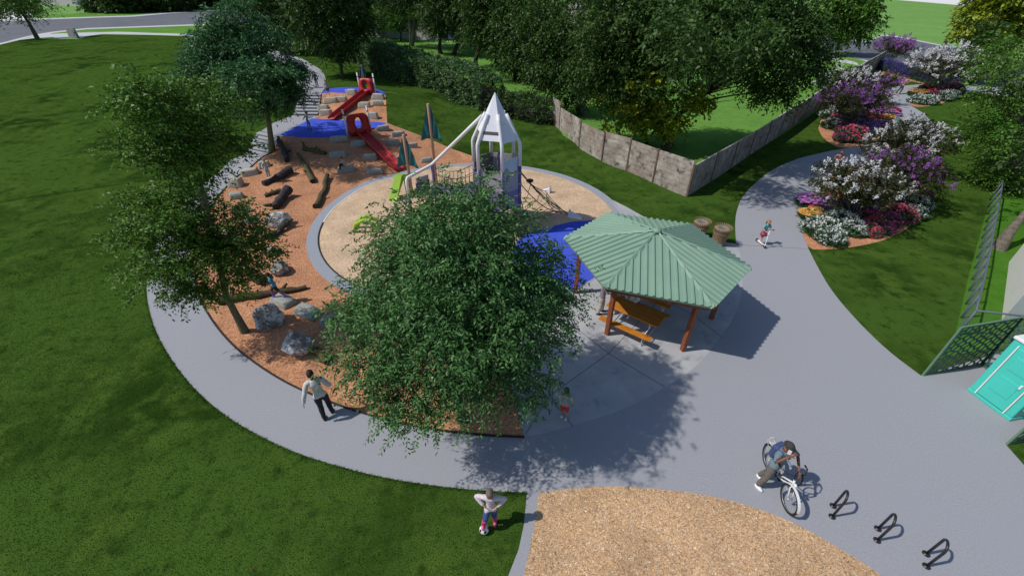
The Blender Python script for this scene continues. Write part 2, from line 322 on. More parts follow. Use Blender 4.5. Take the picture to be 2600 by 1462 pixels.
ORDER=[('blue_circle','blue_rubber',M_blue),('sand_circle','play_surfacing',M_sand),('kerb_ring','kerb_ring',M_ring),('wood_chip_bed','wood_chip_ground',M_chips),
('blue_mid','blue_rubber',M_blue),('blue_top','blue_rubber',M_blue),('stair_low',None,M_path),('stair_up',None,M_path),('path_landing','path',M_path),
('bed_left','mulch_ground',M_mulch),('bed_front','mulch_ground',M_mulch),('bed_right','mulch_ground',M_mulch),('bed_far','mulch_ground',M_mulch),
('mulch','mulch_ground',M_mulch),('slab','patio',M_slabm),('pad','concrete_pad',M_path),('main_path','path',M_path),('path_upper','path',M_path),
('turf','turf_ground',M_turf),('street_left','street',M_road),('kerb_left','kerb',M_walk),('driveway','driveway',M_white),('walk_left','sidewalk',M_walk),
('street_right','street',M_road),('kerb_right','kerb',M_walk),('walk_right','sidewalk',M_walk),('walk_right2','sidewalk',M_walk),('white_sky_zone','white_sky_ground',M_white),('verge_left','verge_ground',M_lawn2),('verge_right','verge_ground',M_lawn2),('neighbour_lawn','neighbour_ground',M_lawn2),('lawn_left','lawn_ground',M_lawn)]
def inpoly(X,Y,poly):
    P=np.array(poly); c=np.zeros(len(X),bool); j=len(P)-1
    for i in range(len(P)):
        a,b=P[i],P[j]
        cond=((a[1]>Y)!=(b[1]>Y))&(X<(b[0]-a[0])*(Y-a[1])/(b[1]-a[1]+1e-12)+a[0]); c^=cond; j=i
    return c
def build_ground():
    pts=[];edges=[]
    for k,_,_ in ORDER:
        poly=Z[k]; q=[]
        for i,p in enumerate(poly):
            if q and (abs(q[-1][0]-p[0])+abs(q[-1][1]-p[1]))<.02: continue
            q.append(p)
        Z[k]=q; b=len(pts); n=len(q); pts+=q; edges+=[(b+i,b+(i+1)%n) for i in range(n)]
    g=[]
    def grid(x0,x1,y0,y1,s,hole=None):
        nx=int((x1-x0)/s)+1; ny=int((y1-y0)/s)+1
        for i in range(nx):
            for j in range(ny):
                x=x0+i*s;y=y0+j*s
                if hole and hole[0]<x<hole[1] and hole[2]<y<hole[3]: continue
                g.append((x+random.uniform(-.2,.2)*s,y+random.uniform(-.2,.2)*s))
    grid(-26,14,24,58,.6); grid(-60,60,-2,110,2,(-26,14,24,58)); grid(-260,300,-20,300,12,(-60,60,-2,110)); grid(-2600,2600,-200,3600,170,(-260,300,-20,300))
    pts+=g
    r=delaunay_2d_cdt([Vector(p) for p in pts],edges,[],0,1e-5)
    vo=np.array([tuple(v) for v in r[0]]); fo=np.array([f for f in r[2] if len(f)==3])
    cen=vo[fo].mean(1)
    d=np.hypot(vo[:,0],vo[:,1])
    z=np.where(d<420,hgt(vo[:,0],vo[:,1]),1.0)
    lab=np.full(len(fo),-1)
    for i,(k,_,_) in enumerate(ORDER):
        free=lab<0; m=inpoly(cen[:,0],cen[:,1],Z[k]); lab[free&m]=i
    kl=[k for k,_,_ in ORDER].index('lawn_left'); isl=lab==kl; lab[isl]=-1
    far=(cen[:,1]>82)&(lab<0)&~isl|(np.abs(cen[:,0])>75)&(lab<0)&~isl
    lab[far]=-2
    def sub(sel,name,m,dz=0):
        f=fo[sel]; u,inv=np.unique(f,return_inverse=True)
        v=np.column_stack([vo[u],z[u]+dz]); f2=inv.reshape(-1,3)
        # orient up
        a=v[f2[:,0]];b=v[f2[:,1]];c=v[f2[:,2]]; nz=np.cross(b-a,c-a)[:,2]; f2[nz<0]=f2[nz<0][:,::-1]
        me=np_mesh(name,v,f2,3); o=link(name,me,m,None,True); tag(o,kind='structure'); return o
    for i,(k,nm,m) in enumerate(ORDER):
        sel=lab==i
        if not sel.any(): continue
        sub(sel,nm or 'stair_base_ground',m,-.25 if nm is None else 0)
    sub(lab==-1,'lawn_ground',M_lawn); sub(lab==-2,'ground',M_field)
build_ground()
# black edging strip along the mulch, paving joints
e=MB(); pl=[Vector((x,y,hz(x,y))) for x,y in left_in]
for a,b in zip(pl[:-1],pl[1:]): e.beam(a+Vector((0,0,.01)),b+Vector((0,0,.01)),.045,.09)
tag(e.build('edging',M_edge),kind='structure')

def arc_strip(name,r,a0,a1,m,w=.05,h=.03):
    e=MB(); n=60; q=[]
    for i in range(n+1):
        a=math.radians(a0+(a1-a0)*i/n); x=RC[0]+r*math.cos(a); y=RC[1]+r*math.sin(a); q.append(Vector((x,y,hz(x,y))))
    for a,b in zip(q[:-1],q[1:]): e.beam(a,b,w,h)
    tag(e.build(name,m),kind='structure')
arc_strip('kerb_edge',RC[2]-.55,128,186,M_white); arc_strip('kerb_edge',RC[2]-.55,186,250,M_edge,.05,.08)
# short grass blades standing in the near lawn and along the path edges
def blades():
    rng=np.random.default_rng(5); n=150000
    X=rng.uniform(-24,1.2,n); Y=rng.uniform(2.5,22,n); poly=left_out+W([(1328,1335),(1314,1393),(1287,1462)])+[(-.3,-1),(-40,-1),(-40,24)]+W([(560,428)])
    k=inpoly(X,Y,poly)&(rng.uniform(0,1,n)<np.clip(14/Y,.2,1)); X,Y=X[k],Y[k]
    ed=np.array(left_out); i=rng.integers(0,len(ed)-1,4500); t=rng.uniform(0,1,(4500,1)); e=ed[i]*(1-t)+ed[i+1]*t; dn=ed[i+1]-ed[i]; nn=np.column_stack([-dn[:,1],dn[:,0]]); nn/=np.linalg.norm(nn,axis=1,keepdims=True)+1e-9
    e=e-nn*np.abs(rng.normal(0,.05,(4500,1)))
    X=np.concatenate([X,e[:,0]]);Y=np.concatenate([Y,e[:,1]]); Zz=hgt(X,Y); N=len(X)
    a=rng.uniform(0,6.28,N); w=.010; h=rng.uniform(.02,.055,N); l=rng.normal(0,.03,(N,2))
    v=np.stack([np.column_stack([X-w*np.cos(a),Y-w*np.sin(a),Zz-.01]),np.column_stack([X+w*np.cos(a),Y+w*np.sin(a),Zz-.01]),np.column_stack([X+l[:,0],Y+l[:,1],Zz+h])],1).reshape(-1,3)
    me=np_mesh('grass_blades',v,np.arange(len(v)),3); o=link('grass_blades',me,mat('grass_blade',(.047,.108,.017),.9,island=.6,transl=.3,spec=.05)); tag(o,'short mown grass blades of the near lawn','grass',kind='stuff')
blades()
# ============================================================ plants
def leafmat(name,col,isl=.55,tr=.25,rough=.5): return mat(name,col,rough,island=isl,transl=tr,spec=.3)
M_leafA=leafmat('glossy_green_leaf',(.074,.180,.052))
M_leafB=leafmat('light_green_leaf',(.078,.175,.020))
M_leafC=leafmat('blue_green_leaf',(.046,.140,.048))
M_leafD=leafmat('dark_green_leaf',(.045,.095,.018))
M_leafE=leafmat('mid_green_leaf',(.043,.096,.017))
M_leafM=leafmat('maple_yellow_green_leaf',(.22,.27,.015))
M_leafY=leafmat('yellow_green_leaf',(.21,.27,.02))
M_leafH=leafmat('hedge_leaf',(.085,.170,.060),.6)
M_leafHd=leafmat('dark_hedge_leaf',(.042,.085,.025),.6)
M_leafS=leafmat('shrub_leaf',(.045,.13,.05),.5)
M_leafMy=leafmat('myrtle_leaf',(.040,.050,.014),.5)
M_barkG=mat('grey_bark',(.135,.12,.085),.95,var=(.07,.065,.04),scale=9,bump=1,bscale=26)
M_barkO=mat('olive_bark',(.12,.11,.065),.95,var=(.07,.065,.035),scale=10,bump=1,bscale=28)
M_barkL=mat('mossy_olive_bark',(.20,.19,.10),.95,var=(.12,.115,.06),scale=10,bump=1,bscale=28)
M_barkD=mat('dark_bark',(.045,.035,.025),.95,var=(.03,.024,.018),scale=10,bump=.8)
M_barkP=mat('pale_bark',(.20,.18,.15),.95,var=(.10,.09,.07),scale=7,bump=1,bscale=24)
FL={k:leafmat('petal_'+k,c,.25,.3,.7) for k,c in dict(white=(.78,.78,.80),purple=(.36,.13,.48),pink=(.72,.10,.24),magenta=(.50,.07,.28),lavender=(.085,.07,.26),violet=(.60,.25,.66),yellow=(.85,.50,.14),red=(.55,.03,.12)).items()}
def unit(a): return a/np.maximum(np.linalg.norm(a,axis=-1,keepdims=True),1e-9)
def leaf_quads(c,d,nrm,L,Wd,fold=.15):
    """c base (N,3) d dir nrm normal; returns verts (4N,3)"""
    d=unit(d); s=unit(np.cross(d,nrm)); n=np.cross(s,d); L=L.reshape(-1,1); Wd=Wd.reshape(-1,1)
    v=np.stack([c,c+d*L*.5+s*Wd*.5+n*L*fold,c+d*L,c+d*L*.5-s*Wd*.5+n*L*fold],1)
    return v.reshape(-1,3)
def mesh_from_quads(name,V_):
    return np_mesh(name,V_,np.arange(len(V_)),4)
def sprays(P0,D,Ls,n,leafL,leafW,droop=.5,rng=RNG,spread=.9,flat=.6):
    """P0,D (S,3): twig starts and directions -> leaf verts"""
    S=len(P0); t=(np.arange(n)+.5)/n; D=unit(D)
    pos=P0[:,None]+D[:,None]*(Ls[:,None,None]*t[None,:,None]); pos[...,2]-=droop*Ls[:,None]*t[None]**2
    side=unit(np.cross(D,np.tile([0,0,1.],(S,1)))+rng.normal(0,.25,(S,3)))
    sg=np.where(np.arange(n)%2==0,1,-1)[None,:,None]
    d=D[:,None]*.7+side[:,None]*sg*spread+rng.normal(0,.3,(S,n,3)); d[...,2]-=droop*.8
    nr=np.array([0,0,1.])*flat+rng.normal(0,.45,(S,n,3))
    pos=pos+rng.normal(0,.02,(S,n,3))*Ls[:,None,None]
    L=leafL*rng.uniform(.65,1.25,S*n); Wd=leafW*rng.uniform(.7,1.2,S*n)
    return leaf_quads(pos.reshape(-1,3),d.reshape(-1,3),nr.reshape(-1,3),L,Wd)
def clumps(blobs,rng,per=None,dens=1.0,shell=.62):
    """blobs [(x,y,z,rx,ry,rz)] -> clump centres + outward"""
    C=[];O=[];R=[]
    for b in blobs:
        x,y,z,rx,ry,rz=b[:6]; vol=(rx*ry*rz)**(2/3)
        k=max(6,int(dens*vol*7)); d=unit(rng.normal(0,1,(k,3))); r=shell+(1-shell)*rng.uniform(0,1,(k,1))**.6
        c=d*r*np.array([rx,ry,rz]); C.append(c+np.array([x,y,z])); O.append(unit(c/np.array([rx,ry,rz])**1.2)); R.append(np.full(k,(rx*ry*rz)**(1/3)))
    return np.vstack(C),np.vstack(O),np.concatenate(R)
def crown_mesh(name,blobs,rng,dens=1,cl_r=.45,ns=14,nl=9,tw=.45,leafL=.14,leafW=.06,droop=.6,shell=.62,flatten=.6):
    C,O,R=clumps(blobs,rng,dens=dens,shell=shell); K=len(C)
    P0=(C[:,None]+rng.normal(0,1,(K,ns,3))*np.array([cl_r,cl_r,cl_r*flatten])).reshape(-1,3)
    D=(O[:,None]*np.array([1,1,.5])+rng.normal(0,.55,(K,ns,3))).reshape(-1,3)
    Ls=tw*rng.uniform(.6,1.3,len(P0))
    # irregular gaps: drop a fifth of clumps' sprays at random
    keep=np.repeat(rng.uniform(0,1,K)>.12,ns); P0,D,Ls=P0[keep],D[keep],Ls[keep]
    return sprays(P0,D,Ls,nl,leafL,leafW,droop,rng),C,P0
def bez(a,b,bend,k=6,sag=0):
    a=np.array(a,float);b=np.array(b,float); m=(a+b)/2+np.array(bend,float)
    return [tuple((1-t)**2*a+2*t*(1-t)*m+t*t*b) for t in np.linspace(0,1,k)]
def limbs(mb,trunk,tr,targets,rng,r0=.5,n=7,twigs=None,up=.25,rmin=.012):
    """branches from the trunk polyline to blob centres (thick) and clump centres (thin)"""
    T=np.array([tuple(p) for p in trunk]); 
    for (tg,thick) in targets:
        tg=np.array(tg)
        zz=np.clip(tg[2]-up*np.hypot(*(tg[:2]-T[-1][:2]))-.3,T[0][2]+.45*(T[-1][2]-T[0][2]),T[-1][2])
        k=np.searchsorted(T[:,2],zz); k=min(max(k,1),len(T)-1); f=(zz-T[k-1][2])/max(T[k][2]-T[k-1][2],1e-6)
        s=T[k-1]*(1-f)+T[k]*f; rr=max(rmin,tr*(1-.6*zz/max(T[-1][2],.1))*r0*thick)
        L=np.linalg.norm(tg-s); pts=bez(s,tg,(rng.normal(0,.06)*L,rng.normal(0,.06)*L,.10*L),n)
        mb.tube(pts,[rr*(1-i/(n-1)*.8) for i in range(n)],5,cap=False)
def tree(name,label,base,top,blobs,leafm,bark,tr=.15,cat='tree',group=None,seed=1,dens=1,cl_r=.45,ns=14,nl=9,tw=.45,leafL=.14,leafW=.06,droop=.6,shell=.62,stems=1,trunkpts=None,fl=None,flatten=.6,thinb=60):
    """base Vector on the ground, top Vector (trunk top), blobs in world coords"""
    rng=np.random.default_rng(seed); b=np.array(tuple(base)); root=thing(name,label,cat,base,group=group)
    bl=[(q[0]-b[0],q[1]-b[1],q[2]-b[2],q[3],q[4],q[5]) for q in blobs]
    V_,C,P0=crown_mesh(name,bl,rng,dens,cl_r,ns,nl,tw,leafL,leafW,droop,shell,flatten)
    link('crown',mesh_from_quads('crown',V_),leafm,root)
    mb=MB()
    if stems==1:
        tp=[(0,0,-.15)]+([tuple(np.array(tuple(p))-b) for p in trunkpts] if trunkpts else [])
        t2=np.array(tuple(top))-b
        if not trunkpts:
            for f in (.12,.35,.6,.8): tp.append(tuple(t2*f+np.array([rng.normal(0,.03),rng.normal(0,.03),0])*t2[2]))
        tp.append(tuple(t2)); n=len(tp)
        mb.tube(tp,[tr*1.25]+[tr*(1-.75*i/(n-1)) for i in range(1,n)],10,cap=False)
        tg=[((x,y,z),1) for x,y,z,_,_,_ in bl]; idx=rng.choice(len(C),min(thinb,len(C)),replace=False)
        limbs(mb,tp[1:],tr,tg+[(C[i],.35) for i in idx],rng)
    else:
        t2=np.array(tuple(top))-b; idx=rng.choice(len(C),stems*5,replace=len(C)<stems*5)
        for s in range(stems):
            a=2*math.pi*s/stems+rng.uniform(-.3,.3); r=max(x[3] for x in bl)*.45
            e=np.array([t2[0]+r*math.cos(a),t2[1]+r*math.sin(a),t2[2]]); s0=np.array([.08*math.cos(a),.08*math.sin(a),-.05])
            pts=bez(s0,e,(-.12*r*math.cos(a),-.12*r*math.sin(a),0),7); mb.tube(pts,[tr*(1-.55*i/6) for i in range(7)],6,cap=False)
            for i in idx[s*5:s*5+5]: mb.tube(bez(pts[-2],C[i],(0,0,.1),4),[tr*.4,tr*.3,tr*.2,tr*.12],4,cap=False)
    mb.build('trunk',bark,root)
    if fl: # blossoms: panicles standing out of the upper crown
        m,nf,sz=fl; Cc,O,_=clumps(bl,rng,dens=nf,shell=.93); k=O[:,2]>-.35; Cc,O=Cc[k],O[k]
        npet=30; K=len(Cc); ax=unit(O*np.array([1,1,.6])+np.array([0,0,.5]))
        t=rng.uniform(0,1,(K,npet,1)); p=Cc[:,None]+ax[:,None]*t*sz*1.7+rng.normal(0,1,(K,npet,3))*sz*.32*(1.1-t)
        d=rng.normal(0,1,(K,npet,3)); nr=rng.normal(0,1,(K,npet,3))
        q=leaf_quads(p.reshape(-1,3),d.reshape(-1,3),nr.reshape(-1,3),np.full(K*npet,sz*.42),np.full(K*npet,sz*.34))
        link('blossoms',mesh_from_quads('blossoms',q),m,root)
    return root
def PB(px,py,Y,rpx,rz=.8,ry=1.0):
    """crown lobe seen at a photo point at depth Y"""
    p=V(px,py,Y); dep=JP(p)[2]; r=rpx*dep/F
    return (p.x,p.y,p.z,r,r*ry,r*rz)
# --- centre tree
b=G(1178,1064)
tree('broadleaf_tree','large glossy green tree in the orange mulch, right in front of the playground circle',b,(b.x,b.y+.1,5.2),
 [(-1.35,8.3,4.8,2.15,2.0,1.6),(-1.35,8.35,5.85,1.35,1.3,1.05),(-2.8,7.8,3.6,1.35,1.4,1.05),(.1,7.9,3.6,1.22,1.4,1.05),(-1.9,6.7,3.0,1.05,.85,.75),(-.35,6.95,3.0,1.0,.9,.75),(.45,8.9,3.9,1.0,1.2,1.1),(-2.5,9.2,4.1,1.2,1.3,1.0),(-1.1,7.0,4.5,1.4,1.2,1.1),(-2.3,6.35,2.7,.7,.5,.5)],
 M_leafA,M_barkO,.17,seed=3,dens=4.6,cl_r=.30,ns=30,nl=9,tw=.33,leafL=.110,leafW=.042,droop=.55,shell=.45,thinb=90)
# --- tall sparse tree, left
b=G(622,842); Y=b.y
tree('broadleaf_tree','tall loose light green tree with leaning mossy trunk at the left mulch edge',b,V(470,330,Y+.2),
 [PB(430,240,Y,85,.55),PB(362,265,Y,56,.6),PB(520,250,Y+1,70,.6),PB(430,345,Y,95,.5),PB(545,360,Y+.8,70,.5),PB(350,370,Y-.3,55,.5),PB(500,420,Y,70,.5),
  PB(430,520,Y-.3,95,.45),PB(375,590,Y-.6,70,.5),PB(560,570,Y+.3,90,.5),PB(620,640,Y,70,.45),PB(470,640,Y-.6,95,.45),PB(550,710,Y-.4,75,.4),PB(420,715,Y-.9,65,.45),PB(352,670,Y-.6,42,.45)],
 M_leafB,M_barkL,.135,seed=5,dens=7.5,cl_r=.24,ns=16,nl=8,tw=.40,leafL=.115,leafW=.055,droop=.25,shell=.25,trunkpts=[V(600,800,Y),V(575,752,Y),V(545,620,Y),V(512,480,Y),V(490,400,Y)],flatten=.35,thinb=120)
# --- blue green tree by the lower steps
b=G(690,386); Y=b.y
tree('conifer_like_tree','broad blue-green tree with layered drooping foliage beside the lower concrete steps',b,V(655,150,Y),
 [PB(600,48,Y,52,.7),PB(608,95,Y,84,.5),PB(565,175,Y-.8,88,.45),PB(670,170,Y,85,.45),PB(692,225,Y-.5,58,.42),PB(600,235,Y-1.5,85,.4),PB(540,205,Y,66,.4),PB(655,255,Y-1.5,70,.35),PB(640,190,Y-3,80,.5),PB(725,262,Y,34,.4),PB(560,110,Y+2,70,.5)],
 M_leafC,M_barkL,.22,seed=8,dens=2.0,cl_r=.42,ns=26,nl=9,tw=.5,leafL=.22,leafW=.075,droop=.5,shell=.5,flatten=.35)
# --- trees on the lawn behind the steps
b=G(741,136); Y=b.y
tree('street_tree','slender-trunked dark tree on the lawn left of the hedge, left one of two',b,V(715,20,Y),[PB(700,30,Y,60,.8),PB(755,10,Y,55,.8),PB(690,-30,Y,70,.8),PB(740,-60,Y,70)],M_leafD,M_barkO,.30,seed=11,dens=.6,cl_r=.8,ns=18,nl=9,tw=1,leafL=.42,leafW=.2)
b=G(868,194); Y=b.y
tree('street_tree','slender-trunked olive green tree on the lawn in front of the hedge, right one of two',b,V(835,40,Y),[PB(830,80,Y,62,.8),PB(800,50,Y,58,.8),PB(860,35,Y,70,.8),PB(815,0,Y,75,.8),PB(870,-40,Y,80,.8),PB(850,110,Y,42,.7)],M_leafE,M_barkO,.20,seed=12,dens=.7,cl_r=.6,ns=20,nl=9,tw=.8,leafL=.30,leafW=.14,droop=.5)
b=G(97,102); Y=b.y
tree('young_tree','young tree with a forked leaning trunk beside the stone slab at the far left',b,V(35,5,Y),[PB(20,8,Y,50,.6),PB(75,2,Y,40,.6),PB(-10,-20,Y,70,.6)],M_leafB,M_barkO,.35,seed=13,dens=.35,cl_r=.9,ns=14,nl=8,tw=1.2,leafL=.45,leafW=.2,trunkpts=[V(75,62,Y),V(48,22,Y)])
# --- back trees: grey multi-stem, small pale tree, tall dark row
def bgtree(name,label,base,blobs,m,bark,tr,seed,top=None,stems=1,ll=.34,group=None,dens=.55,cl=.7,ns=18,pts=None,droop=.6,shell=.55,nl=9):
    b=G(*base); Y=b.y; bb=[PB(q[0],q[1],Y+(q[3] if len(q)>3 else 0),q[2],q[4] if len(q)>4 else .9) for q in blobs]
    t=V(top[0],top[1],Y) if top else Vector((bb[0][0],bb[0][1],bb[0][2]))
    return tree(name,label,b,t,bb,m,bark,tr,seed=seed,dens=dens,cl_r=cl,ns=ns,nl=nl,tw=.9,leafL=ll,leafW=ll*.5,droop=droop,stems=stems,group=group,trunkpts=[V(a,c,Y) for a,c in pts] if pts else None,shell=shell)
bgtree('grey_stem_tree','tall bare-stemmed grey tree with several upright limbs rising behind the hedge',(1045,118),[(1010,-20,60),(1070,-25,70),(1130,-30,60)],M_leafE,M_barkP,.35,21,top=(1060,-60),stems=5)
bgtree('small_tree','small pale-leaved tree with a thin dark trunk behind the hedge',(1017,106),[(1000,50,38,0,.6),(970,40,30,0,.6),(1035,55,28,0,.6)],M_leafB,M_barkD,.2,22,top=(1014,60),ll=.4,dens=.5)
bgtree('leafy_tree','dark tree rising over the far left end of the hedge',(905,95),[(900,20,60),(950,0,50),(880,60,38),(930,-30,60)],M_leafD,M_barkD,.3,23,top=(905,20))
bgtree('leafy_tree','dark tree filling the top edge between the two lawn trees and the grey-stemmed tree',(800,72),[(780,20,60),(830,-10,60),(760,50,40),(800,-40,70)],M_leafD,M_barkD,.4,24,top=(800,10))
rowl=[('olive green leafy tree behind the hedge, first of the dense row from the left',(1120,138),[(1110,10,58),(1120,55,40),(1140,-30,60)],M_leafE,30),
('dark leafy tree with a double trunk behind the hedge, second of the dense row',(1150,142),[(1190,30,58),(1170,75,30),(1180,-30,70)],M_leafD,31),
('tall dark green tree behind the hedge, third of the dense row from the left',(1208,170),[(1230,35,60),(1225,90,34),(1240,-30,70)],M_leafE,32),
('ivy-covered tree with a thick dark trunk behind the right half of the hedge',(1258,168),[(1275,45,55),(1262,100,34),(1290,-20,70)],M_leafD,33),
('dark green tree hanging low just right of the hedge end',(1312,204),[(1320,60,62),(1310,130,48),(1330,180,34),(1320,-10,80),(1290,110,32)],M_leafE,34),
('slim dark tree close beside the tree hanging low at the hedge end',(1350,212),[(1365,120,48),(1360,190,36),(1370,50,60)],M_leafD,35)]
for l,bs,bl,m,s in rowl: bgtree('leafy_tree',l,bs,bl,m,M_barkD,.35,s,group='dark trees behind the hedge',dens=.62)
bgtree('spreading_tree','multi-stemmed grey-trunked tree just behind the left end of the wooden fence',(1476,292),[(1430,60,80),(1400,130,66),(1440,200,54),(1370,60,60),(1490,120,60),(1470,20,80),(1400,215,30),(1500,200,45)],M_leafE,M_barkP,.28,40,top=(1460,190),stems=4,dens=.75,ll=.27,cl=.55)
bgtree('spreading_tree','big dark oak with a fluted trunk behind the corner of the wooden fence',(1690,378),[(1640,60,95),(1560,80,85),(1510,150,60),(1530,220,50),(1600,160,80),(1700,120,85),(1550,180,60),(1740,50,85),(1680,0,110),(1560,10,95)],M_leafE,M_barkG,.38,41,top=(1650,200),dens=.75,ll=.26,cl=.55,ns=20)
# leaning oak, branches to the right
b=G(1672,380); Y=b.y+1.0
tree('leaning_oak','wide oak with bare branches leaning to the right over the bright lawn',G(1700,366),V(1800,235,Y),
 [PB(*q) for q in [(1880,60,Y-5,90,.75),(1975,80,Y-4,88,.75),(2020,140,Y-3,70,.7),(1940,165,Y-3,62,.7),(1930,215,Y-3,45,.7),(1830,100,Y-5,85,.7),(1790,40,Y-6,90),(1900,0,Y-3,100,.75),(2000,10,Y-3,70,.75),(2050,150,Y-3,40),(1975,235,Y-3,26,.7),(2075,115,Y-3,28),(1765,95,Y-10,88,.55),(1850,75,Y-9.5,85,.55),(1800,150,Y-9,40,.5)]],
 M_leafE,M_barkD,.30,seed=42,dens=.8,cl_r=.5,ns=22,nl=9,tw=.8,leafL=.25,leafW=.12,droop=.6,trunkpts=[V(1700,330,Y),V(1725,290,Y),V(1765,260,Y)],shell=.5)
# maple
b=G(1640,368); Y=b.y-.6
tree('maple_tree','yellow-green maple with broad leaves hanging over the wooden fence',b,V(1640,260,Y),
 [PB(*q) for q in [(1600,270,Y,60,.6),(1680,280,Y,62,.6),(1560,240,Y,52,.6),(1730,250,Y,52,.6),(1640,210,Y,75,.6),(1590,310,Y-.3,42,.5),(1700,315,Y-.3,38,.5),(1770,258,Y,28,.5)]],
 M_leafM,M_barkD,.14,seed=43,dens=1.2,cl_r=.4,ns=10,nl=7,tw=.6,leafL=.26,leafW=.24,droop=.4,flatten=.4)
bgtree('street_tree','neat young street tree standing by the road at the upper right',(2121,144),[(2165,30,55,0,.7),(2120,60,32,0,.6),(2200,50,30,0,.6),(2160,-10,50),(2165,75,40,0,.5)],M_leafB,M_barkO,.28,44,top=(2148,40),ll=.45,dens=.55)
bgtree('leafy_tree','big green tree at the right edge of the photo beside the chain-link fence',(2580,480),[(2600,200,72,1),(2615,300,80),(2562,340,42),(2585,400,52),(2620,130,70,2),(2545,250,38),(2625,420,65),(2560,440,30),(2530,180,26)],M_leafB,M_barkP,.42,45,top=(2600,330),ll=.17,dens=1.1,cl=.4,ns=20)
b=G(2535,632)
tree('leaning_tree','thick pale grey leaning tree trunk beside the chain-link fence',b,V(2640,500,b.y+1.5),[PB(2690,450,b.y+2,60),PB(2700,380,b.y+2,70)],M_leafD,M_barkP,.26,seed=46,dens=.9,leafL=.2,leafW=.1,trunkpts=[b+Vector((.25,.25,.8)),b+Vector((.6,.5,1.5))])
bgtree('yellow_green_tree','bright yellow-green tree in the top right corner',(2560,180),[(2530,40,60,0,.6),(2570,20,60,0,.7),(2490,70,32,0,.5),(2600,60,50),(2520,90,40,0,.5),(2560,-20,60)],M_leafY,M_barkD,.25,47,top=(2560,60),ll=.55,dens=.5)
bgtree('small_tree','thin tree standing on the verge right of the big white crape myrtle',(2470,213),[(2500,120,50),(2490,160,30)],M_leafE,M_barkG,.22,48,top=(2490,150),ll=.4,dens=.5)
# far clipped shrubs line top left
for i,(px,py,r,l) in enumerate([(255,22,30,'round dark shrub across the street, leftmost of the row'),(310,22,34,'round dark shrub across the street, second of the row'),(370,18,34,'round dark shrub across the street, third of the row'),(435,18,34,'round dark shrub across the street, fourth of the row'),(500,10,40,'dark leafy tree across the street behind the blue-green tree'),(575,8,45,'dark leafy tree at the top edge right of the blue-green tree'),(640,12,48,'dark leafy tree at the top edge right of the street end')]):
    bgtree('dark_bush',l,(px,py+r*.35),[(px,py-10,r,0,.7),(px-r*.5,py-2,r*.6,0,.6),(px+r*.5,py-2,r*.6,0,.6),(px,py-40,r*1.1)],M_leafD,M_barkD,.3,60+i,top=(px,py-5),ll=.9,dens=.25,cl=1.6,ns=14,group='dark bushes across the street')['category']='bush'
# --- hedges
def hedge(name,label,front,width,height,m,seed,leaf=.22,dens=26,core=True):
    rng=np.random.default_rng(seed); P=[np.array(tuple(G(*p))) for p in front]; root=thing(name,label,'hedge',P[0]); VV=[]; mb=MB()
    for a,b in zip(P[:-1],P[1:]):
        L=np.linalg.norm(b-a); d=(b-a)/L; n=np.array([-d[1],d[0],0]);
        if n[1]<0: n=-n
        k=int(L*(height*2+width)*dens*1.7); s=rng.uniform(0,L,k); q=rng.uniform(-height,height+width,k)
        off=np.where(q<0,0,np.where(q<width,q,width)); hh=np.where(q<0,height+q,np.where(q<width,height,height-(q-width)))
        bump=.22*np.sin(s*1.3+a[0])+.16*np.sin(s*3.7+1+hh*2)+rng.normal(0,.10,k)
        pos=a+d*s[:,None]+n*(off-bump*(q<0))[:,None]; pos[:,2]=a[2]+(b[2]-a[2])*s/L+np.maximum(hh+bump*(q>=0)*.8,.02)
        out=np.where((q<0)[:,None],-n,np.where((q<width)[:,None],[0,0,1.],n))
        VV.append(sprays(pos-P[0],out+rng.normal(0,.5,(k,3)),np.full(k,.3),5,leaf,leaf*.5,.2,rng))
        c=(a+b)/2+n*width/2-P[0]
        mb.beam((a-P[0])+n*width/2+[0,0,height*.3],(b-P[0])+n*width/2+[0,0,height*.3],width*.55,height*.55)  # solid dark box core stands for the shaded inside of the hedge
    link('foliage',mesh_from_quads('foliage',np.vstack(VV)),m,root); mb.build('branches',M_barkD,root); return root
hedge('hedge','long clipped leafy green hedge running diagonally behind the playground lawn',[(735,92),(782,120),(852,145),(917,165),(972,191),(1026,210),(1080,224),(1135,240),(1176,262),(1222,282)],2.4,2.5,M_leafH,70)
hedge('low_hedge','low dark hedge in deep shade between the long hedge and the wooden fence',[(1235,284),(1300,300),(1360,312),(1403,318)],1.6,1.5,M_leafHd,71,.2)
# ============================================================ crape myrtles and shrubs
def myrtle(label,base,cx,cy,rpx,fl,seed,ry=.75,rz=.42,group=None,sz=.17,dens=3.2):
    b=G(*base); Y=b.y; p=V(cx,cy,Y); dep=JP(p)[2]; R=rpx*dep/F; rng=np.random.default_rng(seed)
    bl=[(p.x,p.y,p.z,R*.62,R*ry*.62,R*rz)]
    for k in range(5):
        a=2*math.pi*k/5+seed; bl.append((p.x+.52*R*math.cos(a),p.y+.52*R*ry*math.sin(a),p.z-.12*R+rng.uniform(-.1,.1)*R,R*.45,R*.45,R*rz*.7))
    tree('crape_myrtle',label,b,(p.x,p.y,p.z-.25*R*rz),bl,M_leafMy,M_barkP,.05,'crape myrtle',group,seed,dens=dens,cl_r=.22,ns=14,nl=7,tw=.3,leafL=.13,leafW=.065,droop=.3,shell=.35,stems=6,fl=(FL[fl],dens*1.55,sz))
GM='crape myrtles in the flower beds'
myrtle('white crape myrtle over the near end of the front flower bed',(2166,566),2183,458,118,'white',1,group=GM)
myrtle('purple crape myrtle at the right side of the front flower bed',(2270,520),2300,425,112,'purple',2,group=GM)
myrtle('white crape myrtle beside the path bend, behind the purple one of the front bed',(2275,436),2318,346,105,'white',3,group=GM)
